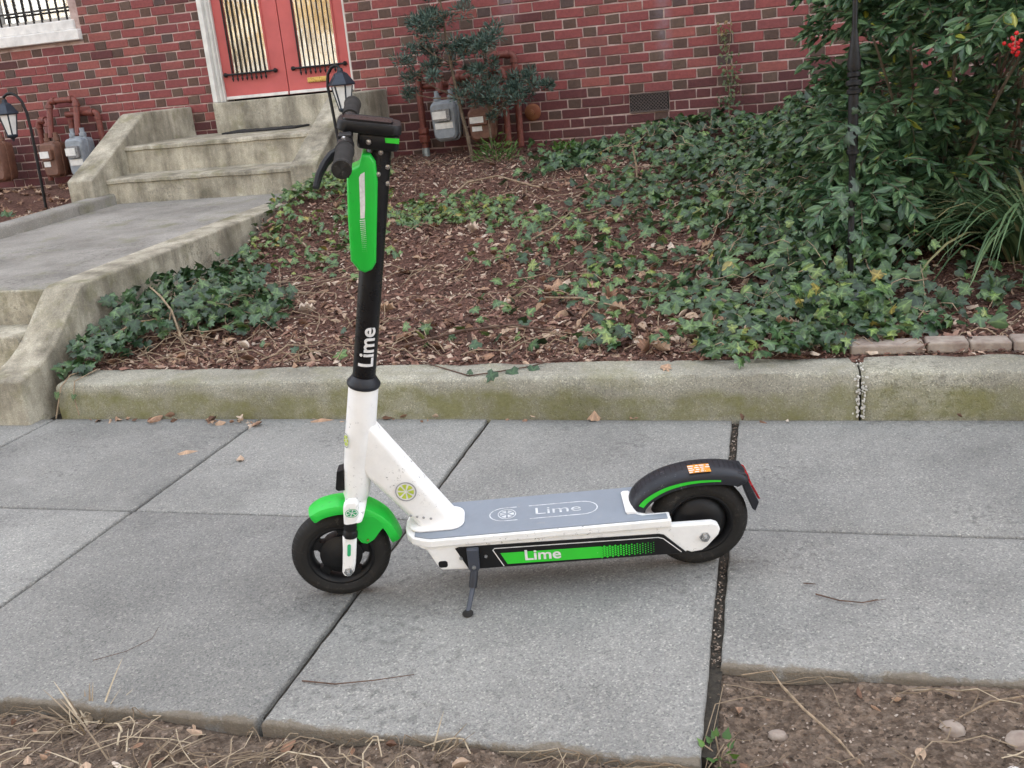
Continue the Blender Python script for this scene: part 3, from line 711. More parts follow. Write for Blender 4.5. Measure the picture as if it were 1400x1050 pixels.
p1_ = pipe_run('red pipe standing at the left of the right-hand meters, with a union at its foot', [(-2.60, .60), (-2.60, 1.32), (-2.42, 1.32), (-2.42, 1.14, 7.34)])
g = MB(); g.lathe([(0, .028), (.005, .042), (.05, .046), (.06, .036), (.075, .046), (.11, .042), (.115, .028)], (0, 0, .18), (0, 0, 1), 8); g.build('union', 'pipe_red', p1_)
g = MB(); g.lathe([(0, .03), (.12, .03)], (0, 0, .02), (0, 0, 1), 10); g.build('stub', 'galvanised', p1_, smooth=True)
pipe_run('red pipe linking the grey and the brown meter behind the shrub', [(-2.325, 1.13, 7.34), (-2.325, 1.24), (-2.15, 1.24), (-2.15, 1.06, 7.34)])
pipe_run('outer tall red pipe loop right of the brown meter', [(-1.83, .70, 7.42), (-1.83, 1.375, 7.42), (-2.02, 1.375, 7.42), (-2.02, 1.05, 7.34)])
pipe_run('inner red pipe loop right of the brown meter', [(-1.905, .72, 7.34), (-1.905, 1.27, 7.34), (-2.045, 1.27, 7.34), (-2.045, 1.08, 7.34)], .024)
pipe_run('level red pipe behind the shrub foliage', [(-2.60, 1.20, 7.44), (-2.24, 1.20, 7.44)], .024, fittings=False)
pipe_run('tall square loop of red pipe above the left meters', [(-5.95, 1.06, 7.33), (-5.95, 1.36, 7.40), (-5.68, 1.36, 7.40), (-5.68, 1.06, 7.33)], .025)
pipe_run('red pipe loop left of the tall square loop', [(-6.12, .7, 7.42), (-6.12, 1.21, 7.42), (-5.995, 1.21, 7.40), (-5.995, 1.05, 7.34)], .025)
pipe_run('red pipe running down beside the left porch cheek wall', [(-5.83, 1.24, 7.43), (-5.52, 1.24, 7.43), (-5.52, .8, 7.43)], .025)
pipe_run('short red riser between the left meters', [(-5.80, .62, 7.43), (-5.80, 1.2, 7.43)], .025, fittings=False)
# round rusty regulator disc on the wall
rd = thing('pipe_regulator', 'round rusty orange regulator disc on wall right of the pipes', 'regulator', (-1.735, 7.47, .94))
g = MB(); g.lathe([(0, .058), (.010, .064), (.016, .058), (.022, .038), (.024, .012)], (0, .03, 0), (0, -1, 0), 28); g.build('disc', 'rust_orange', rd, smooth=True)
g = MB(); g.lathe([(0, .022), (.02, .022), (.022, .012), (.03, .012)], (0, -.026, 0), (0, -1, 0), 8); g.build('cap', 'rust_orange', rd)

# ------------------------------------------------------------------ gooseneck lanterns
def lantern(label, head, base, hook):
    t_ = thing('garden_lantern', label, 'lantern', base, 'gooseneck garden lanterns'); B0 = Vector(base); H = Vector(head) - B0
    g = MB(); pts = [Vector(p) - B0 for p in hook]; g.tube(pts, .011, 8); g.build('pole', 'black_iron', t_, smooth=True)
    n = 6; ring = lambda r, z: [H + .9 * Vector((r * math.cos(2 * PI * k / n + .2), r * math.sin(2 * PI * k / n + .2), z)) for k in range(n)]
    g = MB(); g.loft([ring(.02, .125), ring(.024, .10), ring(.05, .085), ring(.075, .05), ring(.098, .018), ring(.102, .008), ring(.098, .0), ring(.07, .0)]); g.build('hood', 'lamp_blue_black', t_)
    for k in range(n):
        a, b_ = ring(.078, -.002), ring(.042, -.165); g = MB(); k2 = (k + 1) % n
        g.add([a[k], a[k2], b_[k2], b_[k], a[k] * 1, a[k2] * 1, b_[k2] * 1, b_[k] * 1][:4], [(0, 1, 2, 3)]); pn = g.build('pane', 'lamp_glass', t_)
        g = MB(); g.tube([a[k] * 1.0, b_[k]], .006, 5); g.build('frame_bar', 'lamp_blue_black', t_)
    g = MB(); g.loft([ring(.05, -.163), ring(.052, -.17), ring(.045, -.185), ring(.015, -.20), ring(.008, -.22)]); g.build('foot', 'lamp_blue_black', t_)
    return t_
lantern('lantern on a black gooseneck pole at the left picture edge', (-5.62, 6.5, 1.275), (-5.47, 6.5, .58),
        [(-5.47, 6.5, .5), (-5.45, 6.5, .9), (-5.44, 6.5, 1.15), (-5.445, 6.5, 1.28), (-5.465, 6.5, 1.36), (-5.50, 6.5, 1.405), (-5.54, 6.5, 1.425), (-5.58, 6.5, 1.425), (-5.61, 6.5, 1.41), (-5.62, 6.5, 1.40)])
lantern('lantern behind the scooter handlebar in front of the red door', (-2.755, 6.3, 1.255), (-2.83, 6.3, .50),
        [(-2.83, 6.3, .45), (-2.835, 6.3, .9), (-2.85, 6.3, 1.15), (-2.858, 6.3, 1.26), (-2.845, 6.3, 1.335), (-2.815, 6.3, 1.375), (-2.785, 6.3, 1.385), (-2.765, 6.3, 1.378), (-2.755, 6.3, 1.36)])

# ------------------------------------------------------------------ black iron post in the ivy
po = thing('iron_post', 'slender black iron post with ring collars rising from the ivy', 'post', (.305, 3.86, .2))
g = MB(); g.lathe([(-.1, .012), (.26, .0115), (.27, .015), (.28, .0115), (.60, .012), (.62, .017), (.64, .019), (.83, .018), (.86, .017), (.95, .014), (1.05, .009), (2.3, .008)], (0, 0, 0), (0, 0, 1), 14); g.build('shaft', 'black_iron', po, smooth=True)
for z, r in ((.845, .025), (.875, .028), (.905, .023), (.63, .022)):
    g = MB(); g.lathe([(-.010, r * .8), (-.006, r), (.006, r), (.010, r * .8)], (0, 0, z), (0, 0, 1), 16); g.build('collar', 'black_iron', po, smooth=True)
g = MB(); g.lathe([(.92, .022), (.94, .024), (1.02, .015), (1.06, .0095)], (0, 0, 0), (0, 0, 1), 14); g.build('taper', 'black_iron', po, smooth=True)
g = MB(); g.lathe([(-.02, .030), (.0, .030), (.10, .018), (.12, .0165)], (.012, -.01, 0), (.08, 0, 1), 12); g.build('foot_sleeve', 'galvanised', po, smooth=True)

# ------------------------------------------------------------------ mulch, litter, ivy
def in_bed(x, y): return (x > -2.97) & (y > 3.43) & (y < 7.45) & ~((x < -2.87) & (y > 6.0))
def mound(x, y):
    """height of the ivy carpet over the soil"""
    a = .30 * sstep(x, -.55, .25) * (1 - .55 * sstep(x, .55, .95)) * sstep(y, 3.65, 4.4)
    b_ = .20 * sstep(y, 6.5, 7.2) * sstep(x, -1.5, -.6)
    c = .20 * np.exp(-((x + 2.68) / .34) ** 2 - ((y - 4.02) / .36) ** 2)
    return np.maximum(np.maximum(a, b_), c) * (.75 + .6 * vnoise(x, y, 3.5))
n = 46000
x = RNG.uniform(-2.97, 1.9, n); y = 3.43 + (RNG.random(n) ** 1.35) * 4.0; k = in_bed(x, y); x, y = x[k], y[k]; n = len(x)
nr = np.stack([RNG.normal(0, .45, n), RNG.normal(-.12, .45, n), np.ones(n)], 1)
L = RNG.uniform(.008, .032, n) * np.where(RNG.random(n) < .12, 1.8, 1)
tag(scatter('mulch', CHIP, np.stack([x, y, bedz(x, y) + RNG.uniform(-.002, .012, n)], 1), basis(nr, RNG.uniform(0, 2 * PI, n)), np.stack([L * RNG.uniform(.2, .5, n), L, L * .8], 1), RNG.random(n) ** 1.15, 'mulch_chip'),
    'red brown shredded bark mulch covering the planting bed', 'mulch', kind='stuff')
def litter(name, boxes, mat, label, tm=OAK, size=(.045, .10), z=None):
    X, Y = [], []
    for (x0, x1, y0, y1, c) in boxes: X.append(RNG.uniform(x0, x1, c)); Y.append(RNG.uniform(y0, y1, c))
    x, y = np.concatenate(X), np.concatenate(Y); n = len(x)
    zz = bedz(x, y) if z is None else z(x, y)
    nr = np.stack([RNG.normal(0, .24, n), RNG.normal(-.1, .24, n), np.ones(n)], 1)
    return tag(scatter(name, tm, np.stack([x, y, zz + RNG.uniform(.004, .016, n)], 1), basis(nr, RNG.uniform(0, 2 * PI, n)), RNG.uniform(*size, n)[:, None] * np.stack([RNG.uniform(.4, 1., n), np.ones(n), RNG.uniform(.2, 1.9, n) * RNG.choice([-1, 1, 1], n)], 1), RNG.random(n) ** 1.25, mat), label, 'leaves', kind='stuff')
litter('leaf_litter', [(-2.6, .6, 3.44, 3.75, 230), (-2.9, -.3, 3.6, 5.2, 330), (-.9, .4, 3.6, 4.6, 330), (-2.8, -.5, 5.2, 7.3, 220), (.3, 1.7, 3.6, 4.3, 50), (-2.9, -2.1, 3.44, 3.8, 40)], 'dead_leaf', 'dry tan fallen leaves strewn over the planting bed', DRY, (.025, .065))
litter('leaf_litter', [(-2.5, .5, 3.46, 4.4, 90), (-1.0, .4, 3.5, 4.4, 80), (-.7, .15, 3.48, 3.95, 70), (-2.8, 0, 4.4, 6.5, 70)], 'dead_leaf', 'curled dry oak leaves strewn over the planting bed', OAK, (.05, .10))
litter('leaf_litter', [(-7.5, -4.95, 5.6, 7.4, 500)], 'dead_leaf', 'dry leaves on the narrow bed left of the porch steps', MAPLE, (.04, .08))
# dry stems and twigs lying in the bed
g = MB(); rs = random.Random(8)
for _ in range(480):
    x0, y0 = rs.uniform(-2.8, 1.1), 3.46 + rs.random() ** 1.4 * 3.7; a = rs.uniform(0, 2 * PI); Ls = rs.uniform(.08, .36); bend = rs.uniform(-.8, .8); pts = []
    for k in range(6):
        s = k / 5; xx = x0 + math.cos(a + bend * s) * Ls * s; yy = y0 + math.sin(a + bend * s) * Ls * s
        if yy < 3.45: yy = 3.45
        if yy > 7.4: yy = 7.4
        xx = max(xx, -2.95)
        pts.append((xx, yy, float(bedz(xx, yy)) + .014 + .05 * math.sin(PI * s) * rs.random()))
    g.tube(pts, rs.uniform(.0008, .0026), 4)
tag(g.build('dry_stems', 'dry_stem'), 'thin dry stems scattered through the bed', 'stems', kind='stuff')

def ivy_patch(spec):
    X, Y, Hh = [], [], []
    for (cx, cy, rx, ry, c, h) in spec:
        a = RNG.uniform(0, 2 * PI, c); r = np.sqrt(RNG.random(c)); X.append(cx + rx * r * np.cos(a)); Y.append(cy + ry * r * np.sin(a)); Hh.append(np.full(c, h))
    return np.concatenate(X), np.concatenate(Y), np.concatenate(Hh)
def ivy(name, x, y, h, label, size=(.032, .066), tone=(0, .8), tmpl=IVY, tilt=.6, lean=-.35):
    k = in_bed(x, y) | ((x > -3.02) & (y > 3.28) & (y <= 3.44)); x, y, h = x[k], y[k], h[k]; n = len(x)
    depth = RNG.random(n) ** 1.6
    zb = np.where(y < 3.44, .165, bedz(x, y))
    hh = np.maximum(h, mound(x, y))
    z = zb + .012 + hh * (1 - depth * .75)
    e = .05; gx = (mound(x + e, y) - mound(x - e, y)) / (2 * e); gy = (mound(x, y + e) - mound(x, y - e)) / (2 * e)
    nr = np.stack([RNG.normal(0, tilt, n) - gx * 1.2, RNG.normal(lean, tilt, n) - gy * 1.2, np.full(n, .85)], 1)
    head = RNG.normal(-PI / 2, 1.3, n)
    return tag(scatter(name, tmpl, np.stack([x, y, z], 1), basis(nr, head), RNG.uniform(*size, n), np.clip(RNG.uniform(tone[0], tone[1], n) + (RNG.random(n) < .03) * .3, 0, 1), 'ivy_leaf', width=RNG.uniform(.85, 1.15, n)), label, 'ivy', kind='stuff')
# big dark carpet on the right and along the wall
n = 30000; x = RNG.uniform(-2.0, 1.9, n); y = RNG.uniform(3.5, 7.44, n)
dens = np.maximum(sstep(x + .45 * vnoise(x, y, 2.2), -.45, .05) * (1 - .93 * sstep(x, .42, .62) * (1 - sstep(y, 4.3, 5.0))) * (1 - .8 * sstep(x, .75, 1.1)), sstep(y + .8 * vnoise(x, y, 1.8), 6.2, 6.75) * sstep(x, -1.8, -1.3))
dens = np.maximum(dens, .40 * sstep(x, -1.3, -.7) * sstep(y + .5 * vnoise(x, y, 2.2), 5.0, 5.6))
near = sstep(y, 3.55, 3.85); k = RNG.random(n) < dens * (.25 + .75 * near) * .9 * np.maximum(sstep(x, -.35, -.05) * .95, .25 + .55 * sstep(vnoise(x, y, 4.5), -.22, -.02)); x, y = x[k], y[k]; q = len(x) // 2
ivy('ivy', x[:q], y[:q], np.full(q, .05), 'dense dark ivy carpet of pointed leaves spreading from the post to the house wall', (.026, .076), (0, .72))
ivy('ivy', x[q:], y[q:], np.full(len(x) - q, .05), 'rounder ivy leaves mixed into the dark carpet below the house wall', (.022, .066), (0, .9), IVY_ROUND)
x, y, h = ivy_patch([(-2.66, 4.0, .34, .42, 480, .17), (-2.38, 3.95, .26, .26, 170, .09), (-2.84, 3.56, .14, .18, 110, .11), (-2.80, 4.5, .14, .35, 90, .1), (-2.88, 3.36, .07, .10, 22, .03)])
ivy('ivy', x, y, h, 'separate dark ivy clump beside the front steps', (.036, .068), (0, .7))
x, y, h = ivy_patch([(-2.5, 5.1, .42, .42, 190, .04), (-2.72, 6.2, .22, .45, 260, .09), (-2.88, 5.7, .13, .35, 130, .07), (-2.85, 5.2, .12, .25, 40, .04), (-1.85, 5.65, .40, .38, 330, .05), (-1.35, 5.3, .2, .2, 60, .05), (-2.35, 5.8, .4, .3, 90, .04), (-2.15, 4.7, .3, .25, 35, .03), (-1.3, 4.75, .25, .2, 24, .03)])
ivy('ivy', x, y, h, 'loose lighter green ivy patches in the middle of the bed', (.024, .056), (.5, .97))
x, y, h = ivy_patch([(-.75, 5.0, .55, .7, 190, .05), (-.55, 4.2, .38, .45, 120, .05), (-.62, 3.58, .12, .1, 26, .05), (-.30, 3.56, .14, .14, 36, .06), (-.05, 3.46, .2, .14, 75, .05), (.18, 3.5, .12, .14, 50, .06), (.45, 3.62, .16, .12, 34, .05), (.62, 3.75, .2, .16, 26, .05), (.8, 4.0, .25, .2, 40, .08), (.25, 3.8, .2, .25, 150, .14), (-1.25, 3.75, .3, .2, 14, .03), (-.95, 3.6, .2, .15, 9, .03), (-1.75, 3.62, .4, .15, 10, .03), (-1.0, 4.2, .3, .3, 22, .03)])
ivy('ivy', x, y, h, 'scattered ivy trailing through dead leaves towards the kerb', (.034, .066), (0, .95))
x = RNG.uniform(-7, -4.95, 90); y = RNG.uniform(5.7, 6.5, 90)
nr = np.stack([RNG.normal(0, .5, 90), RNG.normal(-.4, .5, 90), np.ones(90)], 1)
tag(scatter('ivy', IVY, np.stack([x, y, bedz(x, y) + RNG.uniform(.01, .06, 90)], 1), basis(nr, RNG.uniform(0, 6.3, 90)), RNG.uniform(.04, .07, 90), RNG.random(90) * .8, 'ivy_leaf'), 'few ivy leaves at the foot of the left lantern pole', 'ivy', kind='stuff')

def branch(name, label, pts, r0, r1, mat, cat='twig', group=None, forks=()):
    P = [Vector(p) for p in pts]; g = MB(); n = len(P); g.tube(P, [r0 + (r1 - r0) * i / (n - 1) for i in range(n)], 6)
    for f in forks: g.tube([Vector(q) for q in f], [r1 * 1.2] + [r1 * .6] * (len(f) - 1), 5)
    return tag(g.build(name, mat, origin=P[0], smooth=True), label, cat, group)
bz = lambda x, y, h=0.: (x, y, float(bedz(x, y)) + h)
branch('dry_branch', 'bare pale stem arching over the ivy clump beside the front steps', [bz(-2.50, 3.62, .02), bz(-2.58, 3.7, .14), bz(-2.68, 3.78, .19), bz(-2.78, 3.86, .20)], .006, .004, 'dry_stem', 'branch', forks=[[bz(-2.58, 3.7, .14), bz(-2.6, 3.66, .06), bz(-2.59, 3.63, .03)]])
branch('dry_branch', 'curved pale stem at the front of the ivy clump', [bz(-2.60, 3.66, .12), bz(-2.72, 3.62, .13), bz(-2.80, 3.56, .10), bz(-2.84, 3.5, .02)], .005, .003, 'dry_stem', 'branch')
branch('dry_branch', 'long pale stem lying across the middle of the bed', [bz(-2.0, 5.9, .02), bz(-1.88, 6.1, .09), bz(-1.70, 6.18, .10), bz(-1.45, 6.05, .05), bz(-1.25, 5.95, .03)], .008, .004, 'dry_stem', 'branch')
branch('dry_branch', 'bleached twig standing up from the ivy below the vent', [bz(-.80, 6.25, .02), bz(-.805, 6.25, .12), bz(-.82, 6.24, .23)], .008, .006, 'dry_stem', 'branch')
branch('dry_branch', 'thin pale twig leaning over the bed near its centre', [bz(-1.25, 4.85, .02), bz(-1.1, 5.0, .06), bz(-1.02, 5.15, .1)], .005, .003, 'dry_stem', 'branch')
branch('dry_branch', 'pale forked stem lying among dead leaves right of centre', [bz(-.95, 4.05, .03), bz(-.78, 4.0, .045), bz(-.6, 3.9, .04), bz(-.48, 3.8, .03)], .005, .003, 'dry_stem', 'branch')
branch('dry_branch', 'grey stick lying near the kerb at the front of the bed', [bz(-1.45, 3.55, .03), bz(-1.2, 3.62, .05), bz(-1.0, 3.66, .05), bz(-.85, 3.68, .04)], .006, .004, 'dark_twig', 'branch')
# ivy runners lying on the kerb
rn = thing('ivy_runner', 'ivy runner with three leaves lying over the kerb behind the scooter deck', 'ivy runner', (-1.0, 3.3, .17))
g = MB(); g.tube([(x - -1.0, y - 3.3, z - .17) for x, y, z in ((-1.32, 3.43, .172), (-1.2, 3.35, .168), (-1.08, 3.275, .162), (-.98, 3.30, .168), (-.86, 3.36, .170), (-.74, 3.45, .18))], .0028, 5); g.build('stem', 'dark_twig', rn)
for (x, y, s, hd) in ((-.985, 3.275, .052, -1.9), (-.925, 3.30, .058, -1.2), (-.845, 3.335, .05, -1.4), (-1.07, 3.28, .026, -2.2)):
    nr = np.array([[RNG.normal(0, .2), -.9, .7]]); scatter('leaf', IVY, np.array([[x + 1.0, y - 3.3, .008]]), basis(nr, np.array([hd])), np.array([s]), np.array([.25]), 'ivy_leaf', rn)
rn = thing('ivy_runner', 'thin ivy tendril hanging down the kerb end beside the front steps', 'ivy runner', (-2.85, 3.3, .17))
g = MB(); g.tube([(.02, .12, .0), (.0, .0, .005), (-.01, -.055, -.03), (-.03, -.065, -.09), (-.05, -.08, -.16)], .003, 5); g.tube([(.06, .1, 0), (.05, -.04, -.01), (.045, -.06, -.07), (.06, -.07, -.15)], .0025, 5); g.build('stem', 'dry_stem', rn)
for (x, z, s) in ((-.03, -.05, .034), (.05, -.06, .028)): scatter('leaf', IVY, np.array([[x, -.065, z]]), basis(np.array([[.1, -1., .35]]), np.array([-1.5])), np.array([s]), np.array([.5]), 'ivy_leaf', rn)

# vine climbing the wall
vn = thing('wall_vine', 'thin yellowing vine climbing the brick wall above the ivy', 'vine', (-.27, 7.47, .9))
g = MB(); g.tube([(0, 0, -.1), (.01, 0, .1), (-.01, 0, .25), (.02, 0, .42), (.03, 0, .56)], [.005, .004, .004, .003, .002], 5); g.build('stem', 'dry_stem', vn)
n = 150; zz = RNG.random(n) ** 1.25 * .58; x = .02 * np.sin(zz * 9) + RNG.normal(0, .034 * (1.25 - zz), n); nr = np.stack([RNG.normal(0, .4, n), -np.ones(n), RNG.normal(.3, .4, n)], 1)
scatter('foliage', IVY_SMALL, np.stack([x, -.012 - RNG.random(n) * .03, zz - .02], 1), dirs_basis(np.stack([RNG.normal(0, .6, n), -.3 * np.ones(n), -np.ones(n)], 1), RNG.normal(0, .5, n)), RNG.uniform(.02, .036, n), np.clip(zz * 1.3 + RNG.normal(0, .2, n), 0, 1), 'vine_leaf', vn)

# spindly shrub in front of the meters
sh = thing('evergreen_shrub', 'spindly blue green evergreen shrub with bare trunk before the gas meters', 'shrub', (-2.13, 7.1, .66))
o0 = Vector((-2.13, 7.1, .66)); g = MB()
trunk = [(-2.13, 7.1, .62), (-2.16, 7.1, .85), (-2.20, 7.1, 1.10), (-2.23, 7.1, 1.35), (-2.25, 7.1, 1.6), (-2.27, 7.1, 1.95)]
g.tube([Vector(p) - o0 for p in trunk], [.016, .014, .012, .010, .008, .005], 7); g.tube([Vector(p) - o0 for p in ((-1.98, 7.12, .64), (-1.985, 7.12, .9), (-1.97, 7.12, 1.2), (-1.96, 7.1, 1.42))], [.010, .008, .007, .004], 6)
tuft = [(-2.29, 1.66, .15), (-2.44, 1.50, .13), (-2.50, 1.30, .13), (-2.22, 1.43, .12), (-1.97, 1.46, .15), (-2.02, 1.31, .12), (-1.89, 1.16, .10), (-1.67, 1.15, .11), (-2.09, 1.10, .12), (-1.84, 1.05, .11), (-2.27, 1.78, .15), (-2.40, 1.62, .12), (-2.05, 1.42, .10), (-2.30, 1.95, .16), (-1.75, 1.20, .08), (-1.80, 1.09, .08), (-2.35, 1.36, .08), (-2.55, 1.16, .05)]
P, D = [], []
for (x, z, r) in tuft:
    s = min(range(len(trunk)), key=lambda i: abs(trunk[i][2] - z + .12)); a = Vector(trunk[s]) if x < -2.04 else Vector((-1.97, 7.12, max(.8, z - .15)))
    q = Vector((x, 7.1 + RNG.normal(0, .05), z)); g.tube([a - o0, (a + q) / 2 - o0 + Vector((0, 0, -.02)), q - o0], [.006, .005, .003], 5)
    for sub_ in range(6):
     qs = q + Vector(tuple(RNG.normal(0, 1, 3) * r * .55 * np.array([1.1, .8, .7]))); rs_ = r * RNG.uniform(.3, .55); g.tube([q - o0, qs - o0], [.003, .0015], 4)
     c = int(95 * r / .12); d_ = RNG.normal(0, 1, (c, 3)); d_ /= np.linalg.norm(d_, axis=1, keepdims=True); rad = rs_ * RNG.random(c) ** .4 * (.6 + .7 * RNG.random(c))
     pp = np.array(qs - o0) + d_ * rad[:, None] * np.array([1, .8, .72]); P.append(pp); D.append(d_ + np.array([0, 0, .5]))
g.build('trunk', 'bark', sh, smooth=True)
P = np.concatenate(P); D = np.concatenate(D) + RNG.normal(0, .35, P.shape); n = len(P)
scatter('foliage', NEEDLE, P, dirs_basis(D, RNG.uniform(0, 6, n)), RNG.uniform(.026, .050, n), np.clip(RNG.random(n) * .9 + (RNG.random(n) < .02) * .5, 0, 1), 'yew_leaf', sh)
# small bright weed below it
def rosette(name, label, loc, c, size, mat, spread=.12, up=.6, tm=IVY_SMALL, hgt=.1, cat='weed'):
    t_ = thing(name, label, cat, loc); a = RNG.uniform(0, 2 * PI, c); r = spread * np.sqrt(RNG.random(c)); pos = np.stack([r * np.cos(a), r * np.sin(a), hgt * RNG.random(c) * (1 - .5 * r / spread)], 1)
    d_ = np.stack([np.cos(a), np.sin(a), np.full(c, up)], 1) + RNG.normal(0, .3, (c, 3)); scatter('foliage', tm, pos, dirs_basis(d_, RNG.normal(0, .5, c)), RNG.uniform(size[0], size[1], c), RNG.random(c), mat, t_)
    g = MB()
    for k in range(min(c, 8)): g.tube([(0, 0, -.01), (pos[k][0] * .5, pos[k][1] * .5, pos[k][2] * .6), tuple(pos[k])], .0015, 4)
    g.build('stem', 'dry_stem', t_); return t_
rosette('weed', 'bright green feathery weed at the foot of the thin shrub', (-1.93, 7.05, .63), 240, (.03, .06), 'fresh_leaf', .16, .8, NEEDLE, .22)
rosette('weed', 'small yellow green weed by the wall right of the pipes', (-1.45, 7.2, .66), 40, (.03, .05), 'fresh_leaf', .07, .8, IVY_SMALL, .10)

# nandina on the right
na = thing('nandina_shrub', 'tall leafy evergreen shrub with red berries at the right', 'shrub', (.85, 5.2, .4))
o0 = Vector((.85, 5.2, .4)); g = MB(); rn_ = random.Random(17); P, D, S, T = [], [], [], []
canes = []
for k in range(26):
    bx, by = rn_.uniform(.60, 1.25), rn_.uniform(4.9, 5.9); tx, ty, tz = bx + rn_.uniform(-.5, .75), by + rn_.uniform(-.9, .3), rn_.uniform(1.0, 2.1)
    b0 = Vector((bx, by, float(bedz(bx, by)) - .03)); mid = Vector(((bx * .7 + tx * .3), (by * .7 + ty * .3), tz * .62)); tp = Vector((tx, ty, tz))
    pts = [b0 * (1 - s) ** 2 + mid * 2 * s * (1 - s) + tp * s * s for s in [i / 7 for i in range(8)]]
    g.tube([p - o0 for p in pts], [.009 - .0006 * i for i in range(8)], 6); canes.append(pts)
def spray(p0, dr, L):
    """drooping compound leaf with pairs of pointed leaflets"""
    pts = []; d_ = Vector(dr).normalized(); p = Vector(p0); n_ = 6
    for i in range(n_ + 1):
        pts.append(p.copy()); p = p + d_ * L / n_; d_ = (d_ + Vector((0, 0, -.16))).normalized()
    g.tube([q - o0 for q in pts], .0016, 4)
    for i in range(1, n_ + 1):
        q = pts[i]; ax = (pts[i] - pts[i - 1]).normalized(); side = ax.cross(Vector((0, 0, 1))); side = side.normalized() if side.length > .1 else Vector((1, 0, 0))
        for sg in (-1, 1):
            for rep in range(2):
                dd = ax * rn_.uniform(.3, 1.1) + side * sg * rn_.uniform(.4, 1.2) + Vector((0, 0, rn_.uniform(-.8, .35)))
                base = q + side * sg * .012 * rep * rn_.random() + ax * rn_.uniform(-.02, .02); P.append(base - o0); D.append(dd); S.append(rn_.uniform(.04, .095)); T.append(rn_.random() * .85 if rn_.random() < .985 else .99)
        if i == n_: P.append(q - o0); D.append(ax); S.append(.07); T.append(rn_.random() * .85)
def shell(cx, cy, cz, rx, ry, rz, c, Lr=(.12, .26)):
    for _ in range(c):
        th = rn_.uniform(0, 2 * PI); u = rn_.uniform(-.8, 1); s_ = math.sqrt(1 - u * u); rr = rn_.random() ** .35
        q = (cx + rx * rr * s_ * math.cos(th), cy + ry * rr * s_ * math.sin(th), cz + rz * rr * u)
        spray(q, (s_ * math.cos(th) + rn_.uniform(-.3, .3), s_ * math.sin(th) - .3, .25 + rn_.uniform(-.3, .4)), rn_.uniform(*Lr))
shell(.60, 5.2, 1.45, .22, .5, .38, 85); shell(.95, 4.75, 1.45, .45, .45, .35, 130); shell(1.5, 4.8, 1.5, .4, .5, .4, 70); shell(.62, 5.0, .80, .34, .45, .30, 130); shell(.80, 5.3, 2.0, .6, .6, .4, 60); shell(.85, 5.9, 1.2, .6, .35, .5, 110)
shell(1.05, 4.25, 1.20, .28, .25, .2, 60); shell(.95, 5.0, .75, .3, .35, .22, 36); shell(1.5, 5.3, .95, .35, .4, .3, 40); shell(.44, 5.6, 1.3, .12, .3, .35, 14); shell(.40, 4.5, .55, .14, .2, .14, 26)
g.build('canes', 'bark', na, smooth=True)
P = np.array([tuple(p) for p in P]); D = np.array([tuple(d_) for d_ in D]); n = len(P)
scatter('foliage', LANCE, P, dirs_basis(D, RNG.normal(0, .75, n)), np.array(S), np.array(T), 'nandina_leaf', na, width=RNG.uniform(.85, 1.3, n))
for k in range(22):
    g = MB(); c = Vector((.838, 3.90, 1.158)) + Vector((rn_.gauss(0, .018), rn_.gauss(0, .014), rn_.gauss(0, .017))); rr = rn_.uniform(.006, .008)
    g.lathe([(-rr, .0008), (-rr * .7, rr * .7), (0, rr), (rr * .7, rr * .7), (rr, .0008)], c - o0, (rn_.uniform(-1, 1), rn_.uniform(-1, 1), .5), 10); g.build('berry', 'berry_red', na, smooth=True)
g = MB(); g.tube([Vector(p) - o0 for p in ((1.05, 4.4, 1.12), (.95, 4.1, 1.20), (.845, 3.92, 1.19), (.838, 3.9, 1.14))], .003, 5); g.build('berry_stalk', 'dry_stem', na)
g = MB(); rr = random.Random(4)
for k in range(70):
    q = Vector((.60 + rr.gauss(0, .05), 5.2 + rr.gauss(0, .05), 1.05 + rr.gauss(0, .12))); g.tube([q - o0, q + Vector((rr.gauss(0, .05), rr.gauss(0, .05), -.03)) - o0], .0018, 4)
tag(g.build('seed_heads', 'dark_twig', na), kind='stuff')

# ivy stems running through the carpet
g = MB(); rs = random.Random(77)
for _ in range(260):
    x0, y0 = rs.uniform(-1.2, .6), rs.uniform(3.5, 7.2)
    if rs.random() < .2: x0, y0 = rs.uniform(-2.9, -2.3), rs.uniform(3.5, 4.5)
    if x0 < -.35 and y0 < 5.2 and x0 > -2.2: continue
    a = rs.uniform(0, 2 * PI); pts = []
    for k in range(9):
        a += rs.gauss(0, .35); x0 += math.cos(a) * .045; y0 += math.sin(a) * .045
        if not (-2.95 < x0 < 1.6 and 3.46 < y0 < 7.4): break
        pts.append((x0, y0, float(bedz(x0, y0)) + float(mound(np.array(x0), np.array(y0))) * rs.uniform(.6, 1.02) + .02))
    if len(pts) > 3: g.tube(pts, rs.uniform(.0012, .0026), 4)
tag(g.build('ivy_stems', 'dry_stem'), 'thin woody stems running through the ivy', 'stems', kind='stuff')
# ivy climbing the iron post
n = 70; zz = .24 + RNG.random(n) ** 1.5 * .75; a = RNG.uniform(0, 2 * PI, n); x = .305 + np.cos(a) * .03; y = 3.86 + np.sin(a) * .03
nr = np.stack([np.cos(a), np.sin(a) - .3, RNG.normal(.5, .3, n)], 1)
tag(scatter('climbing_ivy', IVY, np.stack([x, y, zz], 1), basis(nr, RNG.uniform(0, 6.3, n)), RNG.uniform(.03, .065, n), RNG.random(n) * .8, 'ivy_leaf', origin=(.305, 3.86, .2)), 'ivy leaves climbing the lower part of the iron post', 'ivy')
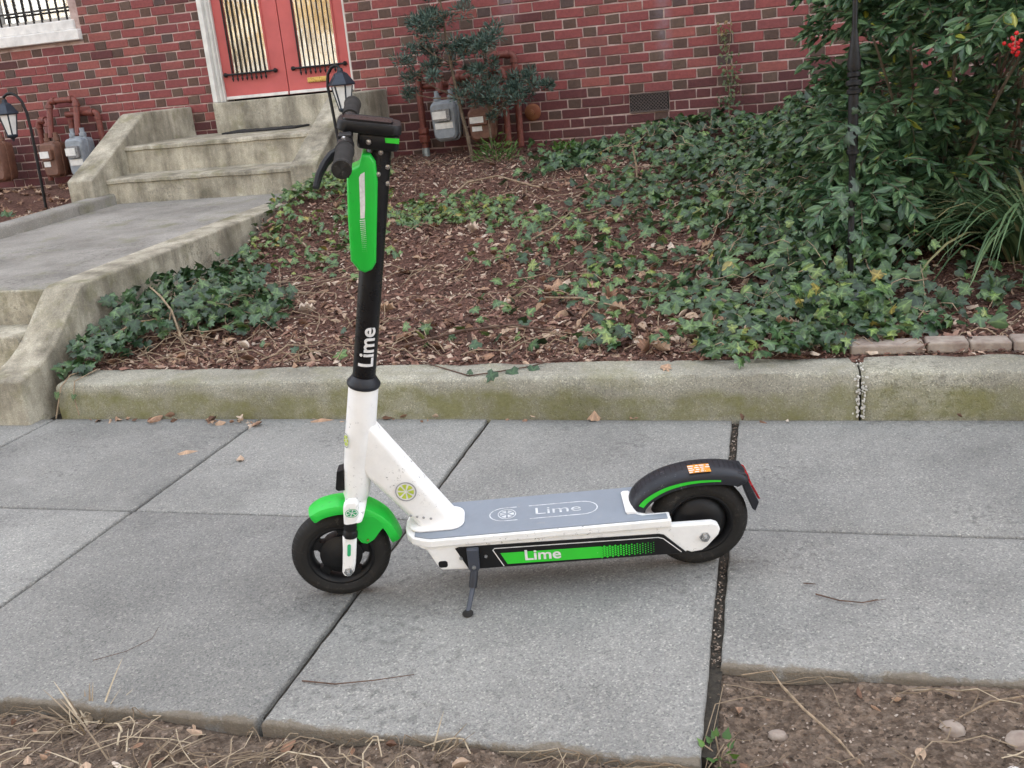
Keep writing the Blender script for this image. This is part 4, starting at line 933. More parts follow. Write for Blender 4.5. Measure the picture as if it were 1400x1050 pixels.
# strap-leaved grass clumps
def grass_clump(name, label, loc, c, L, spread, mat='grass_blade', wid=.006, cat='grass', up=(1.0, 1.9), drop=.9):
    V, F, R = [], [], []; rr = random.Random(int(loc[0] * 1000) + c)
    for _ in range(c):
        a = rr.uniform(0, 2 * PI); r0 = spread * math.sqrt(rr.random()) * .45; l_ = rr.uniform(*L); d_ = Vector((math.cos(a), math.sin(a), rr.uniform(*up))).normalized(); p = Vector((r0 * math.cos(a), r0 * math.sin(a), -.01)); sd_ = Vector((-math.sin(a), math.cos(a), rr.uniform(-.2, .2))); o_ = len(V); n_ = 7; w_ = wid * rr.uniform(.6, 1.2)
        for i in range(n_ + 1):
            s = i / n_; ww = w_ * (1 - s ** 3) + .0004; V += [p - sd_ * ww, p + sd_ * ww]
            p = p + d_ * l_ / n_; d_ = (d_ + Vector((0, 0, -drop * l_ / n_ * 4.5 * rr.uniform(.7, 1.2)))).normalized()
            p.z = max(p.z, .004)
        F += [(o_ + 2 * i, o_ + 2 * i + 1, o_ + 2 * i + 3, o_ + 2 * i + 2) for i in range(n_)]; R += [rr.random()] * n_
    me = bpy.data.meshes.new(name); me.from_pydata([tuple(v) for v in V], [], F); at = me.attributes.new('rnd', 'FLOAT', 'FACE'); at.data.foreach_set('value', R); me.materials.append(MATS[mat])
    me.polygons.foreach_set('use_smooth', [True] * len(F))
    o = link(bpy.data.objects.new(name, me)); o.location = loc; return tag(o, label, cat)
grass_clump('grass_clump', 'big arching clump of strap-leaved grass at the right edge', bz(1.10, 4.42), 560, (.35, .85), .40, wid=.0068, up=(1.4, 2.8))
grass_clump('grass_clump', 'smaller arching grass clump left of the big one', bz(.74, 4.62), 150, (.25, .55), .22, wid=.005, up=(1.2, 2.4))
grass_clump('grass_clump', 'grass clump behind the big arching one', bz(1.40, 4.7), 260, (.3, .7), .3, wid=.0062, up=(1.2, 2.6))

# ------------------------------------------------------------------ the electric scooter (local x = forward, y = left, z = up)
SB = Vector((-.176, 2.215, 0.0)); SU = Vector((-.966, -.259, 0)).normalized(); LEAN = math.radians(6)
SL0 = Vector((-SU.y, SU.x, 0)); UP = Vector((0, 0, 1))
SW = UP * math.cos(LEAN) + SL0 * math.sin(LEAN); SLf = SL0 * math.cos(LEAN) - UP * math.sin(LEAN)
scoot = thing('electric_scooter', 'white and green electric kick scooter with black stem standing on the sidewalk', 'scooter')
mw = Matrix.Identity(4)
for i in range(3): mw[i][0] = SU[i]; mw[i][1] = SLf[i]; mw[i][2] = SW[i]
mw.translation = SB + Vector((0, 0, .001)); scoot.matrix_world = mw
AX = Vector((.768, 0, .564)); AD = Vector((-.205, 0, .979)).normalized(); AE = Vector((AD.z, 0, -AD.x))
STEER = Matrix.Translation(AX) @ Matrix.Rotation(math.radians(5), 4, AD) @ Matrix.Translation(-AX)
def sp(h, e=0., l=0.): return AX + AD * h + AE * e + Vector((0, l, 0))
def side(poly, l0, l1): g_ = MB(); g_.prism(poly, (0, l1 - l0, 0), (1, 0, 0), (0, 0, 1), (0, l0, 0)); return g_
def stroke(pts, wd, f, closed=False, lift=0.):
    """thin printed line: pts in 2-D, f maps 2-D to the surface"""
    g_ = MB(); n_ = len(pts); A, B_ = [], []
    for i in range(n_):
        a, b_ = pts[(i - 1) % n_ if closed or i else 0], pts[(i + 1) % n_ if closed or i < n_ - 1 else n_ - 1]
        d_ = Vector((b_[0] - a[0], b_[1] - a[1])); d_ = d_.normalized() if d_.length else Vector((1, 0)); nn = Vector((-d_.y, d_.x)) * wd / 2
        A.append(f(pts[i][0] + nn.x, pts[i][1] + nn.y)); B_.append(f(pts[i][0] - nn.x, pts[i][1] - nn.y))
    rng = range(n_ if closed else n_ - 1); V = A + B_
    g_.add(V, [(i, (i + 1) % n_, n_ + (i + 1) % n_, n_ + i) for i in rng]); return g_
def text_mb(body, size, f, bold=.012, cut=None, sx=1.):
    cu = bpy.data.curves.new('lettering', 'FONT'); cu.body = body; cu.size = size; cu.offset = bold * size; cu.align_x = 'CENTER'; cu.align_y = 'CENTER'; cu.resolution_u = 4
    ob = bpy.data.objects.new('lettering', cu); COL.objects.link(ob); bpy.context.view_layer.update()
    me = bpy.data.meshes.new_from_object(ob.evaluated_get(bpy.context.evaluated_depsgraph_get())); bm = bmesh.new(); bm.from_mesh(me)
    if cut:
        k = -size
        while k < size:
            bmesh.ops.bisect_plane(bm, geom=bm.verts[:] + bm.edges[:] + bm.faces[:], plane_co=(0, k, 0), plane_no=(0, 1, 0)); k += cut
    bm.verts.ensure_lookup_table(); g_ = MB(); g_.add([f(v_.co.x * sx, v_.co.y) for v_ in bm.verts], [tuple(v_.index for v_ in fc.verts) for fc in bm.faces])
    bm.free(); bpy.data.objects.remove(ob); bpy.data.meshes.remove(me); return g_
def lime_slice(f, r, parent, ring_mat, seg_mat, fill_mat=None, nseg=6, rot=.2, oval=1., lift=.0004):
    if fill_mat:
        g_ = MB(); g_.add([f(0, 0)] + [f(r * oval * math.cos(2 * PI * k / 28), r * math.sin(2 * PI * k / 28)) for k in range(28)], [(0, 1 + k, 1 + (k + 1) % 28) for k in range(28)]); g_.build('logo_ground', fill_mat, parent)
    c = [(r * oval * math.cos(2 * PI * k / 32), r * math.sin(2 * PI * k / 32)) for k in range(32)]
    f2 = lambda a, b_: f(a, b_) + (f(0, 0) - f0) if False else f(a, b_)
    stroke(c, r * .12, lambda a, b_: f(a, b_, lift), True).build('logo_ring', ring_mat, parent)
    g_ = MB()
    for k in range(nseg):
        a0 = rot + 2 * PI * k / nseg; da = 2 * PI / nseg; mid = a0 + da / 2; ins = .13
        pts = [(ins * math.cos(mid), ins * math.sin(mid))] + [(.80 * math.cos(a0 + da * s), .80 * math.sin(a0 + da * s)) for s in (.14, .32, .5, .68, .86)]
        g_.add([f(p[0] * r * oval, p[1] * r, lift) for p in pts], [tuple(range(6))])
    g_.build('logo_segments', seg_mat, parent)

# --- deck
def deck_poly(inx=0., rear=.08, slot=.155, slotw=.047):
    hw = .086 - inx; pts = [(.715 - inx, -.045), (.718 - inx, 0), (.715 - inx, .045)]
    pts = [(.700 - inx, .066 - inx * .5), (.672 - inx, hw - .004), (.655, hw), (rear + inx, hw), (rear + inx, slotw + inx), (slot + inx - .02, slotw + inx), (slot + inx, slotw - .012 + inx)]
    front = [(.719 - inx, .018), (.714 - inx, .042)]
    half = front + pts; return half + [(p[0], -p[1]) for p in reversed(half)]
g = MB(); g.prism(deck_poly(), (0, 0, .020), (1, 0, 0), (0, 1, 0), (0, 0, .1615)); deck = g.build('deck', 'scooter_white', scoot, bevel=.003)
g = MB(); g.prism([p for p in deck_poly(.006, .082, .160, .052) if p[0] < .70], (0, 0, .0028), (1, 0, 0), (0, 1, 0), (0, 0, .1816)); matp = g.build('deck_mat', 'deck_mat', deck, bevel=.001, seg=1)
body_poly = [(.688, .1612), (.668, .150), (.646, .100), (.638, .090), (.565, .086), (.05, .080), (.035, .088), (.072, .130), (.085, .1612)]
side(body_poly, -.078, .078).build('battery_case', 'scooter_white', scoot, bevel=.005)
for sgn in (1, -1):
    y0, y1 = sgn * .0782, sgn * .0805
    pan = side([(.600, .150), (.590, .1535), (.110, .142), (.098, .138), (.046, .085), (.052, .0815), (.572, .0875)], y0, y1).build('side_panel', 'matte_black', scoot, bevel=.001, seg=1)
    fs = lambda a, b_, lf=0., s=sgn: Vector((a, s * (.0809 + lf), b_))
    stroke([(.487, .0895), (.510, .1375), (.505, .1415), (.112, .1325), (.100, .128), (.057, .086)], .0022, fs).build('trim_line', 'print_white', pan)
    g = MB(); g.add([fs(*p) for p in ((.493, .127), (.478, .0945), (.250, .0895), (.250, .1215))], [(0, 1, 2, 3)]); g.build('green_strip', 'strip_green', pan)
    g = MB(); nx = 20
    for i in range(nx):
        for j in range(6):
            x = .249 - i * .0066; z = .0915 + j * .0062 + (.0031 if i % 2 else 0); s_ = .0040 * (1 - i / (nx + 4)) + .0004
            if z > .1205: continue
            g.add([fs(x + s_, z), fs(x, z + s_), fs(x - s_, z), fs(x, z - s_)], [(0, 1, 2, 3)])
    tag(g.build('halftone_dots', 'strip_green', pan), kind='stuff')
    text_mb('Lime', .040, lambda a, b_, s=sgn: Vector((.392 - a * s, s * .0814, .1125 + b_ + a * s * -.03)), .02, sx=1.15).build('lettering', 'print_white', pan)
    for (bx, bz) in ((.588, .122), (.528, .122)):
        g = MB(); g.lathe([(0, .0045), (.003, .004), (.0035, .001)], (bx, y1, bz), (0, sgn, 0), 10); g.build('bolt', 'steel', pan, smooth=True)
    # dropout arm to the rear axle
    side([(.115, .1605), (-.018, .158), (-.032, .152), (-.038, .138), (-.034, .124), (-.006, .092), (.006, .083), (.032, .080), (.045, .086), (.085, .130), (.112, .1395)], sgn * .058, sgn * .0782).build('axle_arm', 'scooter_white', scoot, bevel=.004)
    g = MB(); g.lathe([(0, .013), (.004, .013), (.004, .009), (.012, .0085), (.013, .005), (.016, .005)], (0, sgn * .0783, .122), (0, sgn, 0), 6); g.build('axle_nut', 'steel', scoot)
g = MB(); g.prism(rrect(.011, .009, .006), (0, .1585, 0), (1, 0, 0), (0, 0, 1), (.633, -.07925, .108)); g.build('frame_plug', 'matte_black', scoot)
# printing on the deck mat
fd = lambda a, b_, lf=0.: Vector((a, b_, .18475 + lf))
def pill(u0, u1, hw, open_a=None):
    pts = []; r = hw
    for k in range(11): a = -PI / 2 + PI * k / 10; pts.append((u0 + r * math.cos(a) * 1.25, r * math.sin(a)))
    for k in range(11): a = PI / 2 + PI * k / 10; pts.append((u1 + r * math.cos(a) * 1.25, r * math.sin(a)))
    return pts
pl = pill(.475, .285, .030); wdl = .0030
stroke(pl[3:12] + [(.430, pl[11][1])] if False else [(.445, -.030), (.475, -.030)] + pl[1:10] + [(.475, .030), (.445, .030)], wdl, fd).build('pill_outline', 'print_pale', matp)
stroke([(.415, .030), (.285, .030)] + pl[12:21] + [(.285, -.030), (.415, -.030)], wdl, fd).build('pill_outline', 'print_pale', matp)
lime_slice(lambda a, b_, lf=0.: fd(.470 - a, -b_, lf), .0215, matp, 'print_pale', 'print_pale', None, 6, .5, 1.0)
text_mb('Lime', .043, lambda a, b_: Vector((.345 - a, -b_, .1852)), .0, sx=1.4).build('lettering', 'print_pale', matp)

# --- down tube with its foot on the deck, head tube
def ring4(c, ex, ey, hw, hh, r): return [Vector(c) + Vector(ex) * p[0] + Vector(ey) * p[1] for p in rrect(hw, hh, r, 5)]
g = MB(); rings = []
a = Vector((.772, 0, .490)); b_ = Vector((.812, 0, .364)); rings.append(ring4((a + b_) / 2, (0, 1, 0), (a - b_).normalized(), .028, (a - b_).length / 2, .022))
for s in [i / 8 for i in range(9)]:
    a = Vector((.748, 0, .452)).lerp(Vector((.590, 0, .196)), s); b_ = Vector((.790, 0, .326)).lerp(Vector((.688, 0, .190)), s)
    c = (a + b_) / 2; ey = (a - b_); hh = ey.length / 2; rings.append(ring4(c, (0, 1, 0), ey.normalized(), .030 + .006 * s, hh, .022))
a, b_ = Vector((.578, 0, .1848)), Vector((.702, 0, .1848)); rings.append(ring4((a + b_) / 2, (0, 1, 0), (a - b_).normalized(), .046, .062, .024))
g.loft(rings); dt = g.build('down_tube', 'scooter_white', scoot, smooth=True, angle=45)
g = MB(); g.prism(rrect(.068, .052, .035, 6), (0, 0, .007), (1, 0, 0), (0, 1, 0), (.642, 0, .1846)); g.build('tube_flange', 'scooter_white', scoot, bevel=.003)
tn = Vector((0, 1, 0)); te = (Vector((.748, 0, .452)) - Vector((.590, 0, .196))).normalized(); tx = te.cross(tn).normalized()
lime_slice(lambda a, b_, lf=0.: Vector((.703, .0356 + lf, .292)) + Vector((-1, 0, 0)) * a * .98 + Vector((0, 0, 1)) * b_, .0245, dt, 'print_grey', 'lime_yellow', 'print_white', 7, .3)
for k, s in enumerate((0, .016, .032, .05)):
    g = MB(); g.lathe([(0, .0035), (.0012, .0028)], (.700 - s * .95, .0362, .225 - s * .25), (0, 1, 0), 8); g.build('screw', 'print_grey', dt)
g = MB(); g.lathe([(-.305, .0), (-.305, .026), (-.29, .031), (-.235, .0335), (-.12, .0355), (-.006, .0345), (.0, .033), (.0, .0)], AX, AD, 32); ht = g.build('head_tube', 'scooter_white', scoot, smooth=True)
lime_slice(lambda a, b_, lf=0.: sp(-.14 + b_, .0305 + a * .45, .0195 - a * .75 + lf * 2), .017, ht, 'print_grey', 'lime_yellow', None, 6, .2)
g = MB(); g.prism([(.846, .356), (.862, .352), (.872, .305), (.867, .299), (.850, .300)], (0, .036, 0), (1, 0, 0), (0, 0, 1), (0, -.018, 0)); g.build('reflector', 'matte_black', scoot, bevel=.002)

# --- stem, collar, cover
g = MB(); g.lathe([(-.004, .036), (.0, .0385), (.006, .0385), (.016, .031), (.022, .0275)], AX, AD, 32); g.build('collar', 'fender_black', scoot, smooth=True, M=STEER, angle=50)
g = MB(); g.lathe([(.01, .0262), (.545, .0262), (.552, .024)], AX, AD, 32); stem = g.build('stem', 'stem_black', scoot, smooth=True, M=STEER)
def fstem(along, across):   # text runs up the stem, wrapped round it, facing left
    ph = across / .0266; return STEER @ (AX + AD * along + AE * (.0266 * math.sin(ph)) + Vector((0, 1, 0)) * .0268 * math.cos(ph))
text_mb('Lime', .050, lambda a, b_: fstem(.100 + a, b_ - .004), .022, cut=.003, sx=1.0).build('lettering', 'print_white', stem)
cov = [(.722, 1.060), (.702, 1.067), (.692, 1.089), (.676, 1.088), (.667, 1.070), (.669, 1.028), (.693, .881), (.697, .856), (.708, .841), (.724, .836), (.736, .843), (.750, .866), (.742, .957), (.731, 1.046)]
def grow(poly, k): cx, cz = sum(p[0] for p in poly) / len(poly), sum(p[1] for p in poly) / len(poly); return [(cx + (p[0] - cx) * (1 - k), cz + (p[1] - cz) * (1 - k * .28)) for p in poly]
g = MB(); g.loft([[Vector((p[0], y, p[1])) for p in grow(cov, k)] for y, k in ((-.0365, .17), (-.034, .06), (-.028, 0), (.028, 0), (.034, .06), (.0365, .17))])
cv = g.build('front_cover', 'scooter_green', scoot, bevel=.002, M=STEER, smooth=True, angle=25)
fc_ = lambda a, b_: STEER @ Vector((a, .0371, b_))
g = MB(); g.add([fc_(*p) for p in ((.7055, 1.043), (.7015, 1.049), (.6925, 1.053), (.7015, .985), (.7065, .957), (.7155, .957), (.7115, .99))], [(0, 1, 2, 3, 4, 5, 6)]); g.build('reflective_strip', 'print_white', cv)
g = MB()
for i in range(17):
    for j in range(5):
        w_ = .953 - i * .0042; uu = .7165 - j * .0023 + (.953 - w_) * .075; s_ = .00105 * (1 - i / 20); g.add([fc_(uu - s_, w_ - s_), fc_(uu + s_, w_ - s_), fc_(uu + s_, w_ + s_), fc_(uu - s_, w_ + s_)], [(0, 1, 2, 3)])
tag(g.build('halftone_dots', 'print_white', cv), kind='stuff')
for (h, e) in ((.49, -.002), (.535, -.004), (.505, -.02), (.47, -.022)):
    g = MB(); ll = math.sqrt(max(.0001, .0262 ** 2 - e * e)); g.lathe([(0, .0055), (.004, .005), (.005, .001)], sp(h, e, ll), (0, 1, 0), 10); g.build('bolt', 'steel', stem, smooth=True, M=STEER)
g = MB(); g.prism([(.662, 1.090), (.694, 1.098), (.69, 1.115), (.664, 1.112)], (0, .04, 0), (1, 0, 0), (0, 0, 1), (0, -.02, 0)); g.build('cover_bracket', 'galvanised', scoot, bevel=.002, M=STEER)

# --- handlebar unit
def slab_mb(h, e0, e1, hl, th, r=.02):
    g_ = MB(); c = sp(h, (e0 + e1) / 2); pol = rrect((e1 - e0) / 2, hl, r, 6)
    g_.loft([[c + AE * (p[0] * s) + Vector((0, p[1] * s, 0)) + AD * z for p in pol] for z, s in ((-th / 2, .93), (-th / 2 + .004, 1), (th / 2 - .005, 1), (th / 2, .95))]); return g_
disp = slab_mb(.583, -.043, .088, .046, .022).build('display_unit', 'matte_black', scoot, smooth=True, M=STEER, angle=40)
slab_mb(.5955, -.025, .078, .034, .003, .016).build('screen', 'screen_dark', disp, smooth=True, M=STEER, angle=40)
slab_mb(.556, -.040, .045, .040, .030, .012).build('stem_clamp', 'matte_black', scoot, smooth=True, M=STEER, angle=40)
g = MB(); g.prism([(-.0395, 0), (-.012, 0), (-.010, .010), (-.0395, .011)], (0, .002, 0), AE, AD, sp(.558, 0, .0398)); g.build('green_light', 'strip_green', disp, M=STEER, bevel=.0006, seg=1)
g = MB(); g.lathe([(0, .006), (.003, .005), (.004, .001)], sp(.556, .022, .040), (0, 1, 0), 10); g.build('bolt', 'steel', disp, smooth=True, M=STEER)
BC = sp(.562, .066); BT = Matrix.Translation(BC) @ Matrix.Rotation(math.radians(-6.5), 4, AE) @ Matrix.Translation(-BC); BM = STEER @ BT
g = MB(); g.tube([BC + Vector((0, l, 0)) for l in (-.225, -.1, 0, .1, .225)], .0112, 14); bar = g.build('handlebar', 'matte_black', scoot, smooth=True, M=BM)
for s in (1, -1):
    g = MB(); prof = [(.118, .0125), (.119, .019), (.124, .0195), (.126, .0175)]
    for k in range(10): prof += [(.130 + k * .0095, .0180), (.1345 + k * .0095, .0172)]
    prof += [(.226, .0185), (.234, .0195), (.238, .018), (.239, .0)]
    g.lathe(prof, BC, (0, s, 0), 20); g.build('grip', 'rubber', scoot, smooth=True, M=BM, angle=60)
    g = MB(); g.lathe([(.082, .012), (.083, .0175), (.108, .0175), (.110, .012)], BC, (0, s, 0), 16); cl = g.build('lever_clamp', 'matte_black', scoot, smooth=True, M=BM)
    if s < 0: continue
    g = MB(); p0 = BC + Vector((.012, s * .095, -.004)); g.tube([p0, p0 + Vector((.018, s * .010, -.008)), p0 + Vector((.030, s * .03, -.016)), p0 + Vector((.042, s * .055, -.030)), p0 + Vector((.050, s * .075, -.048))], [.008, .010, .0085, .0075, .0065], 8)
    g.build('brake_lever', 'matte_black', cl, smooth=True, M=BM)
    g = MB(); g.lathe([(0, .0045), (.004, .004), (.005, .001)], BC + Vector((0, s * .096, .017)), (0, 0, 1), 8); g.build('bolt', 'steel', cl, M=BM)
g = MB(); g.box((-.014, .055, -.016), (.014, .080, .020), M=Matrix.Translation(BC)); g.build('control_switch', 'matte_black', scoot, bevel=.004, M=BM)
for k, (l, bulge) in enumerate(((.09, .045), (-.09, .05))):
    a = BC + Vector((.02, l, -.01)); z_ = sp(.46, .026, l * .15); g = MB(); mid = (a + z_) / 2 + Vector((bulge, 0, .0))
    g.tube([a * (1 - s) ** 2 + mid * 2 * s * (1 - s) + z_ * s * s for s in [i / 10 for i in range(11)]], .0028, 6); g.build('cable', 'matte_black', scoot, smooth=True, M=STEER)

# --- fork and wheels
FA = Vector((.888, 0, .122)); RA = Vector((0, 0, .122))
g = MB(); g.loft([ring4(sp(-.30 - k * .014, .0, 0), (0, 1, 0), AE, hw, hh, .014) for k, hw, hh in ((0, .030, .026), (.6, .050, .024), (1.4, .068, .021), (2.2, .070, .018))]); g.build('fork_crown', 'scooter_white', scoot, smooth=True, M=STEER, angle=50)
for s in (1, -1):
    lv = lambda u, w_, e=.0: Vector((u, s * (.060 + e), w_))
    g = MB(); pts = [(.835, .296, .012), (.836, .290, .0175), (.838, .280, .0185), (.842, .255, .0175), (.8455, .240, .0155)]
    g.loft([ring4(lv(u, w_), (1, 0, 0), (0, 1, 0), r, min(.013, r), .009 if r > .0125 else .006) for u, w_, r in pts]); fl = g.build('fork_leg', 'scooter_white', scoot, smooth=True, M=STEER, angle=50)
    g = MB(); d_ = (Vector((.852, 0, .200)) - Vector((.846, 0, .238))).normalized(); g.lathe([(0, .0150), (.005, .0162), (.010, .0140), (.015, .0164), (.020, .0142), (.026, .0176), (.038, .0176)], lv(.846, .238), d_, 16); g.build('suspension_boot', 'matte_black', fl, smooth=True, M=STEER, angle=50)
    g = MB(); pts = [(.8525, .2065, .0150), (.853, .203, .0172), (.858, .170, .0165), (.866, .125, .0160), (.871, .104, .0150), (.873, .096, .010)]
    g.loft([ring4(lv(u, w_, .002), (1, 0, 0), (0, 1, 0), r, .010, .0085) for u, w_, r in pts]); lo = g.build('lower_leg', 'scooter_white', fl, smooth=True, M=STEER, angle=50)
    g = MB(); pol = rrect(.0042, .017, .004, 3); g.prism(pol, (0, s * .0008, 0), Vector((1, 0, 0)), Vector((-.16, 0, 1)).normalized(), lv(.8595, .168, .0122)); g.build('sticker', 'mint_print', fl, M=STEER)
    g = MB(); g.lathe([(0, .011), (.003, .011), (.003, .008), (.010, .0075), (.011, .004), (.014, .004)], lv(.870, .108, .0122), (0, s, 0), 6); g.build('axle_nut', 'steel', fl, M=STEER)
    cc = lv(.8375, .270, .0138)
    lime_slice(lambda a, b_, lf=0.: STEER @ (cc + Vector((-a, s * lf, b_))), .011, fl, 'mint_print', 'mint_print', None, 6, .2, 1.35)
def wheel(c, M_, motor):
    pr = [(.0265 * math.cos(a) * (1 if abs(math.cos(a)) < .8 else 1.0), .0975 + .0245 * math.sin(a)) for a in [2 * PI * k / 20 for k in range(20)]]
    g_ = MB(); ro = .083; g_.lathe([(-.021, ro), (-.022, .078), (-.018, .072), (-.006, .068), (.006, .068), (.018, .072), (.022, .078), (.021, ro)], c, (0, 1, 0), 48, close=True)
    if motor: g_.lathe([(-.030, .0), (-.030, .030), (-.024, .050), (-.016, .060), (-.008, .0675), (.008, .0675), (.016, .060), (.024, .050), (.030, .030), (.030, .0)], c, (0, 1, 0), 40)
    else:
        g_.lathe([(-.034, .0), (-.034, .020), (-.024, .036), (-.015, .052), (.015, .052), (.024, .036), (.034, .020), (.034, .0)], c, (0, 1, 0), 36)
        for k in range(5):
            a = 2 * PI * k / 5 + .5; d_ = Vector((math.cos(a), 0, math.sin(a))); t2 = Vector((-d_.z, 0, d_.x)); g_.loft([[Vector(c) + d_ * r_ + t2 * x_ + Vector((0, y_, 0)) for x_, y_ in ((-w2, -.011), (w2, -.011), (w2, .011), (-w2, .011))] for r_, w2 in ((.045, .017), (.058, .011), (.070, .017))])
    wh = g_.build('wheel', 'matte_black', scoot, smooth=True, M=M_, angle=40)
    g_ = MB(); g_.lathe(pr, c, (0, 1, 0), 64, close=True); ty = g_.build('tyre', 'rubber', wh, smooth=True, M=M_)
    g_ = MB()
    for k in range(46):
        a = 2 * PI * k / 46
        for sg in (-1, 1):
            pts = []
            for q in range(4): b2 = .25 + q * .28; pts.append(Vector(c) + Vector((math.cos(a + q * .012 * sg), 0, math.sin(a + q * .012 * sg))) * (.0976 + .0247 * math.cos(b2)) + Vector((0, sg * .0267 * math.sin(b2), 0)))
            d_ = Vector((-math.sin(a), 0, math.cos(a))) * .0014; g_.add([p - d_ for p in pts] + [p + d_ for p in pts], [(q, q + 1, 5 + q, 4 + q) for q in range(3)])
    tag(g_.build('tread', 'matte_black', ty, M=M_), kind='stuff')
    g_ = MB()
    for rr2 in (.088, .0925): g_.lathe([(.0215 + (rr2 - .088), rr2 - .0006), (.0228 + (rr2 - .088) * .8, rr2), (.0215 + (rr2 - .088), rr2 + .0006)], c, (0, 1, 0), 48)
    return wh
wheel(FA, STEER, False); wheel(RA, Matrix.Identity(4), True)

# --- mudguards
def guard(path, hw, drop, th, name, mat, M_=None):
    """shell over a wheel: path of (x,z) along the crown"""
    P = [Vector((p[0], 0, p[1])) for p in path]; rings = []; norm = []
    for i, p in enumerate(P):
        d_ = (P[min(i + 1, len(P) - 1)] - P[max(i - 1, 0)]).normalized(); nn = Vector((d_.z, 0, -d_.x)); nn = nn if nn.dot(p - Vector((P[len(P) // 2].x, 0, .1))) > 0 or nn.z > 0 else -nn; norm.append(nn)
        k = 1 if 0 < i < len(P) - 1 else .86
        sec = [(-hw, -drop), (-hw, -.010), (-hw * .86, -.002), (-hw * .45, .0025), (0, .004), (hw * .45, .0025), (hw * .86, -.002), (hw, -.010), (hw, -drop), (hw - th, -drop), (hw - th, -.011), (hw * .7, -.006), (0, -.001), (-hw * .7, -.006), (-hw + th, -.011), (-hw + th, -drop)]
        rings.append([p + Vector((0, a * k, 0)) + nn * b_ for a, b_ in sec])
    g_ = MB(); g_.loft(rings); return g_.build(name, mat, scoot, smooth=True, M=M_, angle=40), P, norm
def spline(path, k=4):
    out = []
    for i in range(len(path) - 1):
        p0, p1, p2, p3 = [Vector(path[max(0, min(len(path) - 1, i + j))]) for j in (-1, 0, 1, 2)]
        for s in range(k): t_ = s / k; out.append(tuple(.5 * ((2 * p1) + (p2 - p0) * t_ + (2 * p0 - 5 * p1 + 4 * p2 - p3) * t_ * t_ + (3 * p1 - p0 - 3 * p2 + p3) * t_ ** 3)))
    return out + [tuple(path[-1])]
ff = []
for a, r in ((66, .141), (80, .146), (100, .150), (122, .155), (146, .157), (168, .155)): ff.append((FA.x + r * math.cos(math.radians(a)), FA.z + r * math.sin(math.radians(a))))
fg, _, _ = guard(spline(ff), .037, .022, .003, 'front_mudguard', 'scooter_green', STEER)
for s in (1, -1): side([(.850, .246), (.790, .230), (.768, .200), (.780, .190), (.800, .166), (.818, .156), (.832, .162), (.846, .19)], s * .0345, s * .0372).build('mudguard_stay', 'scooter_green', fg, bevel=.001, seg=1, M=STEER)
g = MB(); g.lathe([(0, .0035), (.003, .003)], (.815, .0372, .168), (0, 1, 0), 8); g.build('bolt', 'brass', fg, M=STEER)
rf = spline([(.168, .184), (.160, .206), (.136, .232), (.091, .257), (.039, .270), (-.012, .273), (-.062, .269), (-.104, .257), (-.117, .238)])
rg_, P, nrm = guard(rf, .041, .032, .004, 'rear_mudguard', 'fender_black')
def ribbon(i0, i1, o0, o1, y, name, mat, parent, taper=0.):
    A = [P[i] + nrm[i] * (o0 - taper * (i - i0) / (i1 - i0)) + Vector((0, y, 0)) for i in range(i0, i1 + 1)]; B_ = [P[i] + nrm[i] * o1 + Vector((0, y, 0)) for i in range(i0, i1 + 1)]; n_ = len(A); g_ = MB(); g_.add(A + B_, [(k, k + 1, n_ + k + 1, n_ + k) for k in range(n_ - 1)]); return g_.build(name, mat, parent)
for s in (1, -1): ribbon(4, 23, -.0105, -.0240, s * .0418, 'green_strip', 'strip_green', rg_, .009)
g = MB()
for i in range(6, 28, 1):
    a = P[i] + nrm[i] * .0042; d_ = (P[i + 1] - P[i]).normalized() * .0008; g.add([a - d_ + Vector((0, -.016, 0)), a + d_ + Vector((0, -.016, 0)), a + d_ + Vector((0, .016, 0)), a - d_ + Vector((0, .016, 0))], [(0, 1, 2, 3)])
tag(g.build('grip_ribs', 'matte_black', rg_), kind='stuff')
g = MB(); A = [P[i] + nrm[i] * .0052 for i in range(17, 22)]; n_ = len(A); g.add([a + Vector((0, .002, 0)) for a in A] + [a + Vector((0, .038, -.0022)) for a in A], [(k, k + 1, n_ + k + 1, n_ + k) for k in range(n_ - 1)]); stq = g.build('warning_sticker', 'sticker_orange', rg_)
g = MB(); rr = random.Random(2)
for r_ in range(4):
    y = .007 + r_ * .0085; k = 0
    while k < 3.6:
        L_ = rr.uniform(.4, 1.1); i = int(k); q = A[i].lerp(A[min(4, i + 1)], k - i); q2 = A[i].lerp(A[min(4, i + 1)], min(1, k - i + L_)); z_ = Vector((0, 0, .0008 - .0022 * (y - .002) / .036)); g.add([q + z_ + Vector((0, y, 0)), q2 + z_ + Vector((0, y, 0)), q2 + z_ + Vector((0, y + .004, 0)), q + z_ + Vector((0, y + .004, 0))], [(0, 1, 2, 3)]); k += L_ + rr.uniform(.2, .4)
tag(g.build('small_print', 'print_white', stq), kind='stuff')
side([(-.090, .263), (-.108, .259), (-.119, .228), (-.142, .176), (-.134, .152), (-.126, .158), (-.110, .205), (-.098, .235)], -.034, .034).build('mudflap', 'fender_black', rg_, bevel=.003)
side([(-.1095, .256), (-.117, .251), (-.1225, .231), (-.1190, .229)], -.022, .022).build('tail_light', 'tail_red', rg_, bevel=.001, seg=1)
side([(-.1225, .220), (-.130, .216), (-.149, .176), (-.1430, .176)], -.018, .018).build('rear_reflector', 'tail_red', rg_, bevel=.001, seg=1)
g = MB(); pol = [(.152, .180), (.178, .180), (.185, .190), (.178, .194), (.165, .194)]; g.prism(pol, (0, .098, 0), (1, 0, 0), (0, 0, 1), (0, -.049, 0)); g.build('mudguard_bracket', 'scooter_white', scoot, bevel=.003)

